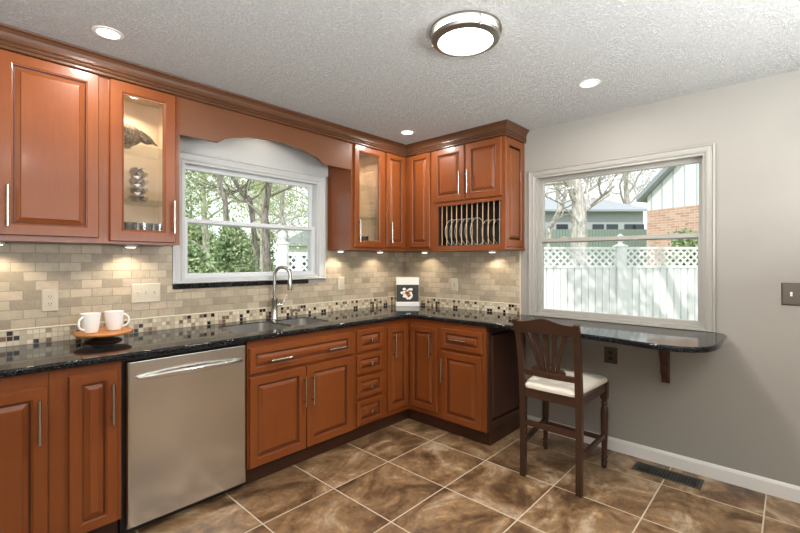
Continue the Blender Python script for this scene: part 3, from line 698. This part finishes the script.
# cookbook at the corner
fw = Vector((math.cos(YAW), math.sin(YAW), 0)); rt = Vector((math.sin(YAW), -math.cos(YAW), 0))
bc = Vector((-.161, -.203, ZC))
bo = thing('cookbook', bc, 'white cookbook with a food bowl photo standing in the counter corner', 'book')
def BF(u, z, n): p = bc + rt*u - fw*n + Vector((0, 0, z)); return (p.x, p.y, p.z)
hw = .112
MB().rings([[BF(-hw, .001, n), BF(hw, .001, n), BF(hw, .285, n), BF(-hw, .285, n)] for n in (0, .022)]).build('cover', mat('book_cover', (226, 222, 214), .4), bo, bevel=.001)
MB().rings([[BF(-hw+.002, .045, n), BF(hw-.002, .045, n), BF(hw-.002, .212, n), BF(-hw+.002, .212, n)] for n in (.0222, .0232)]).build('cover_photo', mat('book_photo', (38, 36, 30), .4), bo)
def disc(r, z, n0, name, m, u=0):
    MB().rings([[BF(u+r*math.cos(2*PI*k/28), z+r*math.sin(2*PI*k/28), n) for k in range(28)] for n in (n0, n0+.0006)]).build(name, m, bo)
disc(.082, .128, .0234, 'photo_plate', mat('photo_plate', (20, 18, 16), .4)); 
mb = MB(); random.seed(4)
def blob(mb, u, z, r, n): mb.rings([[BF(u+r*math.cos(2*PI*k/12), z+r*.8*math.sin(2*PI*k/12), q) for k in range(12)] for q in (n, n+.0006)])
for k in range(15): a = 2*PI*k/15+random.uniform(-.1, .1); q = random.uniform(.030, .064); blob(mb, q*math.cos(a), .124+.95*q*math.sin(a), random.uniform(.010, .018), .0242+.0001*k)
mb.build('photo_food', mat('photo_food', (232, 224, 208), .4), bo)
mb = MB()
for k in range(4): a = 2*PI*k/4+.5; blob(mb, .016*math.cos(a), .13+.018*math.sin(a), .009, .0260+.0001*k)
mb.build('photo_garnish', mat('photo_garnish', (196, 120, 78), .4), bo)
MB().rings([[BF(-hw-.004, .001, n), BF(hw+.004, .001, n), BF(hw+.004, .038, n), BF(-hw-.004, .038, n)] for n in (.024, .034)]).build('stand_ledge', M['trim'], bo, bevel=.002)

# ------------------------------------------------------------ bar stool chair
ch = thing('counter_chair', (-.54, -1.9, 0), 'dark walnut slat-back counter chair with cream seat at the bar', 'chair')
YL, YR = -1.738, -2.086
def post(y, sgn):
    pts = [(-.775, y, 0), (-.77, y, .3), (-.775, y, .55), (-.785, y, .66), (-.80, y+sgn*.002, .78), (-.825, y+sgn*.006, .9), (-.862, y+sgn*.014, 1.0)]
    MB().bar(pts, [.034, .036, .038, .038, .036, .034, .03], [.034, .036, .040, .038, .034, .030, .024], (0, 1, 0)).build('leg', M['chair'], ch, bevel=.003)
post(YL, 1); post(YR, -1)
FY0, FY1 = -1.682, -2.082
for y in (FY0, FY1):
    mb = MB(); mb.box((-.339, y-.021, .455), (-.297, y+.021, .566)); x = -.318
    mb.lathe([(.012, 0), (.016, .01), (.019, .045), (.014, .06), (.021, .072), (.014, .085), (.016, .10), (.022, .25), (.024, .36), (.019, .40), (.013, .412), (.021, .424), (.014, .436), (.020, .456)], (x, y, 0), 20)
    mb.build('leg', M['chair'], ch, smooth=True)
# aprons
MB().box((-.79, YR+.018, .508), (-.764, YL-.018, .566)).build('apron', M['chair'], ch, bevel=.002)
MB().box((-.332, FY1+.02, .508), (-.308, FY0-.02, .566)).build('apron', M['chair'], ch, bevel=.002)
MB().bar([(-.765, YL, .537), (-.338, FY0, .537)], .024, .058, (0, 1, 0)).build('apron', M['chair'], ch); MB().bar([(-.765, YR, .537), (-.338, FY1, .537)], .024, .058, (0, 1, 0)).build('apron', M['chair'], ch)
# stretchers
MB().box((-.784, YR+.018, .325), (-.764, YL-.018, .36)).build('stretcher', M['chair'], ch, bevel=.002)
MB().bar([(-.768, YL, .215), (-.33, FY0, .215)], .02, .028, (0, 1, 0)).build('stretcher', M['chair'], ch); MB().bar([(-.768, YR, .215), (-.33, FY1, .215)], .02, .028, (0, 1, 0)).build('stretcher', M['chair'], ch)
MB().bar([(-.318, FY1+.015, .19), (-.318, FY0-.015, .19)], .02, .026, (1, 0, 0)).build('stretcher', M['chair'], ch)
# cushion
mb = MB(); R = []
def seatp(u, v):   # u -1..1 across, v 0..1 back to front
    xx = -.80+v*.505; hw_ = (.162+.060*v) if v > .12 else .162; yc = -1.912+.026*v; return xx, yc-u*hw_
lv = [(0, .5665), (.99, .5675), (1.0, .580), (.97, .594), (.90, .604), (.70, .616), (.4, .623), (.1, .625)]
for s, z in lv:
    ring = []
    for k in range(48):
        a = 2*PI*k/48; c_, s_ = math.cos(a), math.sin(a); p_ = .14
        u = math.copysign(abs(c_)**p_, c_); v_ = math.copysign(abs(s_)**p_, s_)
        if s == 0: u *= .9; v_ *= .9; sc_ = 1
        else: sc_ = s
        xx, yy = seatp(u*sc_, .5+.5*v_*sc_); ring.append((xx, yy, z))
    R.append(ring)
mb.rings(R); mb.build('seat_cushion', M['fabric'], ch, smooth=True)
# lower back rail + crest
def backx(z): return -.785-(z-.66)*.11 if z < .8 else -.80-(z-.78)*.26
MB().bar([(-.79, YL-.01, .668), (-.80, (YL+YR)/2, .668), (-.79, YR+.01, .668)], .022, .034, (1, 0, 0)).build('back_rail', M['chair'], ch, bevel=.003)
mb = MB(); R0 = []; n = 30
for i in range(n+1):
    s = i/n; y = YL+.03+(YR-.03-YL-.03)*s; c_ = abs(2*s-1)
    top = .990+.030*math.exp(-((2*s-1)/.42)**2)+.006*math.exp(-((c_-1)/.10)**2); bot = .918+.006*(1-c_**2)
    bow = -.018*(1-c_**2)
    xt = -.855+bow; xb = -.832+bow
    R0.append([(xb-.012, y, bot), (xb+.012, y, bot), (xt+.010, y, top), (xt-.012, y, top)])
mb.rings(R0); mb.build('crest_rail', M['chair'], ch, bevel=.004)
for k in (-2, -1, 0, 1, 2):
    pts = []; ym = (YL+YR)/2
    for i in range(9):
        s = i/8; z = .678+s*.25; sp = k*(.028+.034*s**1.7) ; pts.append((-.797-.05*s**1.3+(.0), ym-sp, z))
    MB().bar(pts, [.026, .022, .019, .018, .019, .021, .024, .027, .03], .012, (0, 1, 0)).build('slat', M['chair'], ch)
for s in (-1, 1):
    MB().lathe([(.02, -.007), (.023, 0), (.02, .007)], (-.797, (YL+YR)/2+s*.082, .694), 16, 'x').build('scroll', M['chair'], ch, smooth=True)

# ------------------------------------------------------------ outdoors
GZ = -.45
M['grass'] = mat('lawn', (120, 140, 84), .9); t = NT(M['grass']); t.col(t.ramp(t.noise(t.pos(), 3, 6, .7), [(.3, (96,116,62)), (.7, (158,168,116))]))
struct(MB().box((-30, .6, GZ-.2), (60, 60, GZ)).build('floor_lawn', M['grass']))
struct(MB().box((.6, -40, GZ-.2), (60, .599, GZ)).build('floor_yard', M['grass']))
M['fence'] = mat('white_fence_vinyl', (236, 236, 238), .45)
def fdir(px0, d0, s): return Vector((CAM.x+d0*math.cos(YAW)+s*math.sin(YAW), CAM.y+d0*math.sin(YAW)-s*math.cos(YAW), 0))
FD = 6.0
def fence(name, c, label, posts, panels):
    o = fdir(0, FD, c); r = thing('vinyl_fence', (o.x, o.y, GZ), label, 'fence')
    for s, zt in posts:
        o = fdir(0, FD, s)
        def q(h, z): return [tuple(o+rt*h*a+fw*h*b+Vector((0,0,z))) for a, b in ((-1,-1),(1,-1),(1,1),(-1,1))]
        p_ = MB().rings([q(.062, GZ), q(.062, zt)]).build('fence_post', M['fence'], r)
        mb = MB(); mb.rings([q(.075, zt+.0005), q(.075, zt+.02), q(.03, zt+.04), q(.02, zt+.06)]); mb.lathe([(.02, .055), (.05, .09), (.055, .125), (.038, .16), (.01, .19)], (o.x, o.y, zt), 14)
        mb.build('finial', M['fence'], p_, smooth=True)
    for s0, s1, zt in panels: fence_panel(s0, s1, zt, r)
def fence_panel(s0, s1, zt, r):
    def P(s, z, n): v_ = fdir(0, FD, s)-fw*n; return (v_.x, v_.y, z)
    def bx(mb, a, b_, z0, z1, n0, n1): mb.rings([[P(a, z0, n), P(b_, z0, n), P(b_, z1, n), P(a, z1, n)] for n in (n0, n1)])
    mb = MB(); bx(mb, s0, s1, zt-.035, zt, -.02, .02); bx(mb, s0, s1, zt-.30, zt-.262, -.02, .02); bx(mb, s0, s1, GZ+.08, GZ+.16, -.02, .02); pn = mb.build('fence_frame', M['fence'], r)
    n = int((s1-s0)/.095); w = (s1-s0)/n; mb = MB()
    for i in range(n): bx(mb, s0+i*w+.006, s0+(i+1)*w-.006, GZ+.16, zt-.30, -.008, .012)
    bx(mb, s0, s1, GZ+.16, zt-.30, -.012, -.0081); mb.build('fence_boards', M['fence'], pn)
    mb = MB(); z0, z1 = zt-.262, zt-.035; hh = z1-z0; p_ = .10; wd = .019
    k = s0-hh
    while k < s1:
        for sg, n0 in ((1, 0), (-1, .006)):
            a, za = (k, z0) if sg == 1 else (k+hh, z0); b_, zb = (k+hh, z1) if sg == 1 else (k, z1); o_ = []
            for t_ in (0., 1.):
                v_ = a+(b_-a)*t_; t2 = (s0-a)/(b_-a) if v_ < s0 else ((s1-a)/(b_-a) if v_ > s1 else t_)
                o_.append((a+(b_-a)*t2, za+(zb-za)*t2))
            (a, za), (b_, zb) = o_
            if abs(a-b_) < .01: continue
            mb.rings([[P(a-wd, za, n), P(a+wd, za, n), P(b_+wd, zb, n), P(b_-wd, zb, n)] for n in (n0, n0+.005)])
        k += p_
    mb.build('lattice', M['fence'], pn)
fence('f', -.5, 'lower white lattice-top fence run seen through the sink window', [(-1.66, 1.60)], [(-1.596, .645, 1.47)])
fence('f', 3.5, 'white lattice-top fence with leaf shadows beyond the bar window', [(.73, 1.56), (3.13, 1.56), (5.53, 1.56), (7.93, 1.56)], [(.794, 3.066, 1.56), (3.194, 5.466, 1.56), (5.594, 7.866, 1.56)])

# trees
def leafmat(n, a, b): 
    m = mat(n, a, .6); t = NT(m); t.col(t.ramp(t.noise(t.pos(), 2.5, 4), [(.35, a), (.65, b)])); m.node_tree.nodes['Principled BSDF'].inputs['Subsurface Weight'].default_value = 0; return m
M['lf_light'] = leafmat('pale_leaves', (176, 190, 130), (214, 222, 176)); M['lf_mid'] = leafmat('mid_leaves', (112, 138, 92), (176, 190, 146)); M['lf_dark'] = leafmat('dark_leaves', (60, 84, 56), (96, 122, 78))
M['bark'] = mat('bark', (112, 102, 96), .85); t = NT(M['bark']); t.col(t.ramp(t.noise(t.mapping(t.pos(), (8,8,2)), 3, 5, .7), [(.35, (86,78,74)), (.65, (168,158,150))]))
M['bark_l'] = mat('pale_bark', (190, 182, 176), .85); t = NT(M['bark_l']); t.col(t.ramp(t.noise(t.mapping(t.pos(), (8,8,2)), 3, 5, .7), [(.35, (150,142,136)), (.65, (222,216,210))]))
def leaves(mb_v, rng, centers, per, spread, size):
    n = len(centers)*per; c = np.repeat(np.array(centers), per, 0)+rng.normal(0, spread, (n, 3))
    a = rng.normal(0, 1, (n, 3)); a /= np.linalg.norm(a, axis=1)[:, None]; b = rng.normal(0, 1, (n, 3)); b -= (a*b).sum(1)[:, None]*a; b /= np.linalg.norm(b, axis=1)[:, None]
    s = size*rng.uniform(.6, 1.2, (n, 1)); v = np.stack([c-a*s, c+b*s*.5, c+a*s, c-b*s*.5], 1).reshape(-1, 3); return v
def tree(name, label, base_, path, r0, bark, leaf, seed, depth=4, per=10, size=.05, spread=.16, spl=3, blen=1.3, group='garden trees'):
    rng = np.random.default_rng(seed); rd = random.Random(seed)
    root = thing(name, base_, label, 'tree', group); mb = MB(); tips = []
    pts = [Vector(p) for p in path]
    def smooth(ps):
        out = []
        for i in range(len(ps)-1):
            p0, p1, p2, p3 = ps[max(i-1,0)], ps[i], ps[i+1], ps[min(i+2, len(ps)-1)]
            for k in range(4):
                t_ = k/4; out.append(.5*((2*p1)+(p2-p0)*t_+(2*p0-5*p1+4*p2-p3)*t_*t_+(3*p1-p0-3*p2+p3)*t_**3))
        return out+[ps[-1]]
    sp = smooth(pts); m = len(sp); mb.tube(sp, [r0*(1-.55*i/(m-1)) for i in range(m)], 10)
    def br(p, d, r, L, lv):
        q = [p]; dd = d.copy(); k = 4
        for i in range(k):
            dd = (dd+Vector((rd.gauss(0, .22), rd.gauss(0, .22), rd.gauss(.05, .15)))).normalized(); q.append(q[-1]+dd*L/k)
        mb.tube(q, [r*(1-.6*i/k) for i in range(k+1)], 6 if lv > 1 else 4, cap=False)
        if lv <= 2: tips.extend(q[1:])
        if lv > 0:
            for j in range(spl):
                i = rd.randint(2, k); nd = (dd+Vector((rd.gauss(0, .7), rd.gauss(0, .7), rd.gauss(.15, .5)))).normalized(); br(q[i], nd, r*.55, L*.68, lv-1)
    for i in range(m//3, m, max(1, m//8)):
        a = rd.uniform(0, 2*PI); br(sp[i], Vector((math.cos(a), math.sin(a), rd.uniform(.2, .9))).normalized(), r0*.42*(1-.4*i/m), blen*rd.uniform(.7, 1.2), depth-1)
    mb.build('trunk', bark, root, smooth=True)
    if leaf and per:
        v = leaves(None, rng, [tuple(x) for x in tips], per, spread, size); o = Vector(base_)
        f = MB(); f.v = [tuple(x) for x in v]; f.f = [(4*i, 4*i+1, 4*i+2, 4*i+3) for i in range(len(v)//4)]
        f.build('foliage', leaf, root)
    return root
def zy(y, d): return CAM.z-(y-261.4)/422.2*d
def pth(pp, d): return [tuple(Wp(px, d, zy(y, d))) for px, y in pp]
# through the sink window
def gp(px, d): p = Wp(px, d, GZ); return (p.x, p.y, p.z)
tree('slanting_tree', 'dark thin upright trunk left in the sink window', gp(227, 9), [gp(228, 9)]+pth([(226, 215), (222, 190), (216, 165), (208, 120)], 9), .065, M['bark'], M['lf_light'], 1, 4, 3, .035, .3, 3, 1.5)
tree('slanting_tree', 'dark trunk leaning left across the sink window', gp(262, 10), [gp(262, 10)]+pth([(252, 212), (243, 195), (230, 172), (212, 130)], 10), .07, M['bark'], M['lf_light'], 2, 4, 2, .035, .3, 3, 1.4)
tree('forked_tree', 'large forked tree in the middle of the sink window', gp(268, 9.5), [gp(269, 9.5)]+pth([(266, 240), (265, 215), (268, 190), (274, 150), (280, 100)], 9.5), .10, M['bark'], M['lf_light'], 3, 4, 1, .03, .25, 4, 1.6)
tree('forked_tree', 'slimmer tree at the right of the sink window', gp(288, 11), [gp(288, 11)]+pth([(286, 240), (282, 215), (284, 180), (290, 120)], 11), .08, M['bark_l'], M['lf_light'], 4, 4, 1, .03, .25, 4, 1.4)
for i, (px, d, h, sd_, lf, lab) in enumerate([(150, 13, 5, 11, 'lf_mid', 'pale green tree filling the left of sink window'), (205, 17, 6.5, 12, 'lf_light', 'distant pale tree behind the slanting trunks'), (262, 22, 8, 13, 'lf_light', 'distant pale tree behind the forked trunk'), (315, 19, 7, 14, 'lf_light', 'distant pale tree at the far right of the sink window')]):
    b_ = Vector(gp(px, d)); tree('background_tree', lab, tuple(b_), [tuple(b_), tuple(b_+Vector((.1,.1,h*.35))), tuple(b_+Vector((0,.2,h*.7))), tuple(b_+Vector((.1,.1,h)))], .16, M['bark_l'], M[lf], sd_, 4, 7, .07, .5, 3, h*.36, group='distant trees')
def bush(px, d, rx, rz, n, leaf, label, seed, size=.06, cone=False, name='bush'):
    rng = np.random.default_rng(seed); c = Vector(gp(px, d)); root = thing(name, tuple(c), label, 'shrub')
    ph = rng.uniform(0, 2*PI, n); q = rng.uniform(0, 1, n); rad = rx*np.sqrt(rng.uniform(.3, 1, n))*((1-q)**.8*1 if cone else np.sqrt(np.maximum(0, 1-(q*.98)**2)))
    cs = np.stack([c.x+rad*np.cos(ph), c.y+rad*np.sin(ph), c.z+.05+q*rz], 1); v = leaves(None, rng, cs, 5, .08, size)
    f = MB(); f.v = [tuple(x) for x in v]; f.f = [(4*i, 4*i+1, 4*i+2, 4*i+3) for i in range(len(v)//4)]; f.build('foliage', leaf, root)
    MB().tube([tuple(c), tuple(c+Vector((0, 0, rz*.8)))], [.05, .01], 8).build('stem', M['bark'], root)
bush(232, 8.4, .95, 2.45, 4200, M['lf_mid'], 'dense green conical evergreen low in the sink window', 21, .04, True, 'evergreen_shrub')
bush(180, 5.9, .75, 1.85, 5000, M['lf_mid'], 'rounded green shrub at the lower left of sink window', 22, .04)
bush(687, 8.5, .45, 2.25, 1500, M['lf_mid'], 'bright green bush top showing above the fence by the brick', 23, .05)
def hedge(name, label, s0, s1, d, h, leaf, seed, n):
    rng = np.random.default_rng(seed); c = fdir(0, d, (s0+s1)/2); root = thing(name, (c.x, c.y, GZ), label, 'hedge')
    sv = rng.uniform(s0, s1, n); hh = h*(.75+.25*np.sin(sv*1.3+seed))*rng.uniform(0, 1, n)**.7; dd = d+rng.uniform(0, 1.5, n)
    cs = np.stack([CAM.x+dd*math.cos(YAW)+sv*math.sin(YAW), CAM.y+dd*math.sin(YAW)-sv*math.cos(YAW), GZ+.1+hh], 1); v = leaves(None, rng, cs, 3, .15, .16)
    f = MB(); f.v = [tuple(x) for x in v]; f.f = [(4*i, 4*i+1, 4*i+2, 4*i+3) for i in range(len(v)//4)]; f.build('foliage', leaf, root)
    mb = MB(); 
    for s_ in np.arange(s0+.5, s1, 1.5): p = fdir(0, d+.7, s_); mb.tube([(p.x, p.y, GZ), (p.x+.1, p.y, GZ+h*.7)], [.08, .03], 6)
    mb.build('stem', M['bark'], root)
hedge('hedge', 'long pale green hedge far behind the garden trees, sink window', -17, -8.8, 28, 4.2, M['lf_mid'], 51, 5200)
# through the bar window
tree('large_pale_tree', 'thick pale trunk rising behind the fence in the bar window', gp(580, 9), [gp(579, 9)]+pth([(579, 240), (579, 210), (577, 190), (573, 165), (571, 120)], 9), .19, M['bark_l'], None, 31, 4, 0, .05, .3, 3, 1.4)
tree('slender_pale_tree', 'thin curving pale trunk at the left edge of bar window', gp(549, 10), [gp(549, 10)]+pth([(549, 240), (552, 225), (562, 205), (566, 190), (567, 165), (566, 120)], 10), .07, M['bark_l'], None, 32, 3, 0, .05, .3, 3, 1.0)
tree('background_tree', 'twiggy pale tree behind the grey garage roof', gp(627, 27), [gp(627, 27)]+pth([(627, 225), (627, 200), (626, 180), (630, 150)], 27), .24, M['bark_l'], None, 33, 5, 0, .07, .5, 4, 3.0, group='distant trees')
tree('background_tree', 'twiggy pale tree left of the thick trunk', gp(556, 28), [gp(556, 28)]+pth([(556, 225), (558, 190), (556, 150)], 28), .2, M['bark_l'], None, 34, 5, 0, .07, .5, 4, 3.0, group='distant trees')
# tree overhead beside the house wall, casting the leaf shadows
tb = Vector((.9, -4.6, GZ)); tree('overhanging_tree', 'leafy tree right of the bar window shading the fence', tuple(tb), [tuple(tb), (.95, -4.5, 1.2), (.8, -4.0, 2.8), (.5, -3.3, 4.2), (.2, -2.8, 5.6)], .13, M['bark'], M['lf_mid'], 41, 4, 13, .06, .16, 3, 1.3)

# neighbour garage
def oriented(label, name, cat): pass
M['siding_g'] = mat('grey_siding', (168, 173, 178), .7); M['roof_g'] = mat('grey_shingle', (158, 163, 170), .85); M['dkglass'] = mat('dark_window', (52, 60, 66), .2)
ga = thing('garage', gp(598, 21), 'grey neighbouring garage with pale roof behind the fence', 'building')
def Q(d, px, y=None, z=None): p = Wp(px, d, 0); return (p.x, p.y, zy(y, d) if z is None else z)
def Qs(d, s, z): p = fdir(0, d, s); return (p.x, p.y, z)
s0, s1 = 5.2, 12.1; ze, zr = 3.85, 4.35
mb = MB(); mb.rings([[Qs(21, s0, GZ), Qs(21, s1, GZ), Qs(26, s1, GZ), Qs(26, s0, GZ)], [Qs(21, s0, ze), Qs(21, s1, ze), Qs(26, s1, ze), Qs(26, s0, ze)]]); mb.build('wall', M['siding_g'], ga)
mb = MB(); mb.add([Qs(20.6, s0-.4, ze-.05), Qs(20.6, s1+.3, ze-.05), Qs(23.5, s1+.0-.9, zr+.35), Qs(23.5, s0-.4, zr+.35), Qs(26.4, s1+.3, ze-.05), Qs(26.4, s0-.4, ze-.05), Qs(20.6, s0-.4, ze+.05), Qs(20.6, s1+.3, ze+.05), Qs(23.5, s1-.9, zr+.47), Qs(23.5, s0-.4, zr+.47), Qs(26.4, s1+.3, ze+.05), Qs(26.4, s0-.4, ze+.05)],
  [(0,1,2,3),(3,2,4,5),(6,9,8,7),(9,11,10,8),(0,6,7,1),(1,7,8,2),(2,8,10,4),(5,4,10,11),(0,3,9,6),(3,5,11,9)]); mb.build('roof', M['roof_g'], ga)
for px in (562, 598, 612, 630, 638):
    s = (px-400)/422.2*21; MB().rings([[Qs(d_, s-.28, 2.0), Qs(d_, s+.28, 2.0), Qs(d_, s+.28, 3.2), Qs(d_, s-.28, 3.2)] for d_ in (20.95, 20.99)]).build('window', M['dkglass'], ga)
# green fence in front of the garage
M['greenf'] = mat('green_grey_boards', (132, 148, 138), .8)
gf = thing('wooden_fence', gp(595, 14), 'weathered green-grey picket fence in front of the garage', 'fence')
mb = MB()
for i in range(40):
    s = 4.2+i*.1; mb.rings([[Qs(d_, s, GZ), Qs(d_, s+.085, GZ), Qs(d_, s+.085, 2.42), Qs(d_, s, 2.42)] for d_ in (14, 14.03)])
mb.build('pickets', M['greenf'], gf); mb = MB()
for z in (0.2, 1.9): mb.rings([[Qs(d_, 4.2, z), Qs(d_, 8.2, z), Qs(d_, 8.2, z+.1), Qs(d_, 4.2, z+.1)] for d_ in (14.031, 14.07)])
mb.build('rails', M['greenf'], gf)
# white board and batten house on brick
M['brick'] = mat('pale_red_brick', (196, 150, 132), .85); t = NT(M['brick'])
sx = t.n('SeparateXYZ'); t.l(t.pos(), sx.inputs[0]); cb2 = t.n('CombineXYZ'); t.l(t.math('SUBTRACT', t.math('MULTIPLY', sx.outputs[0], .3), sx.outputs[1]), cb2.inputs[0]); t.l(sx.outputs[2], cb2.inputs[1])
br = t.n('TexBrick'); br.inputs['Scale'].default_value = 1; br.inputs['Brick Width'].default_value = .2; br.inputs['Row Height'].default_value = .068; br.inputs['Mortar Size'].default_value = .006; t.l(cb2.outputs[0], br.inputs['Vector'])
br.inputs['Color1'].default_value = lin((190,146,128)); br.inputs['Color2'].default_value = lin((212,176,158)); br.inputs['Mortar'].default_value = lin((214,202,192)); t.col(br.outputs['Color'])
M['batten'] = mat('white_siding', (240, 242, 242), .6)
A_ = Wp(647, 12.0); B_ = Wp(701, 10.7); dv = (B_-A_).normalized(); ln = 5.6; C_ = A_+dv*ln
nv = Vector((dv.y, -dv.x, 0)); 
if nv.dot(CAM-A_) > 0: nv = -nv      # points away from the camera
ho = thing('neighbour_house', (A_.x, A_.y, GZ), 'white board-and-batten house with pink brick base behind the fence', 'building')
zb_ = 2.80
def hp(u, z, n): p = A_+dv*u+nv*n; return (p.x, p.y, z)
MB().rings([[hp(0, GZ, n), hp(ln, GZ, n), hp(ln, zb_, n), hp(0, zb_, n)] for n in (0, 5)]).build('brick_base', M['brick'], ho)
pk = 3.2+ln/2*.85
MB().rings([[hp(0, zb_, n), hp(ln, zb_, n), hp(ln, 3.2, n), hp(ln/2, pk, n), hp(0, 3.2, n)] for n in (.02, 5)]).build('siding', M['batten'], ho)
mb = MB()
for i in range(int(ln/.3)):
    u = .12+i*.3; zt_ = 3.2+min(u, ln-u)*.85; mb.rings([[hp(u, zb_, n), hp(u+.03, zb_, n), hp(u+.03, zt_, n), hp(u, zt_, n)] for n in (-.005, .02)])
mb.build('battens', mat('batten_strips', (188, 198, 204), .6), ho)
for sg in (0, 1):
    def rp(u, z, n): return hp(u if sg == 0 else ln-u, z, n)
    MB().rings([[rp(-.18, 3.06, n), rp(ln/2, pk+.02, n), rp(ln/2, pk+.16, n), rp(-.18, 3.2, n)] for n in (-.22, 5.3)]).build('roof_slope', M['roof_g'], ho)
# far white house through the sink window
wh = thing('distant_house', gp(302, 34), 'small white house far across the lawn in the sink window', 'building')
mb = MB(); mb.rings([[Qs(34, -9.4, z), Qs(34, -5.5, z), Qs(39, -5.5, z), Qs(39, -9.4, z)] for z in (GZ, 2.6)]); mb.build('wall', M['batten'], wh)
MB().rings([[Qs(d_, -9.8, 2.6), Qs(d_, -5.1, 2.6), Qs(d_, -5.1, 2.75), Qs(d_, -7.4, 3.9), Qs(d_, -9.8, 2.75)] for d_ in (33.6, 39.4)]).build('roof', M['roof_g'], wh)
for s in (-8.7, -7.6, -6.6): MB().rings([[Qs(d_, s-.3, .6), Qs(d_, s+.3, .6), Qs(d_, s+.3, 1.9), Qs(d_, s-.3, 1.9)] for d_ in (33.95, 33.99)]).build('window', M['dkglass'], wh)
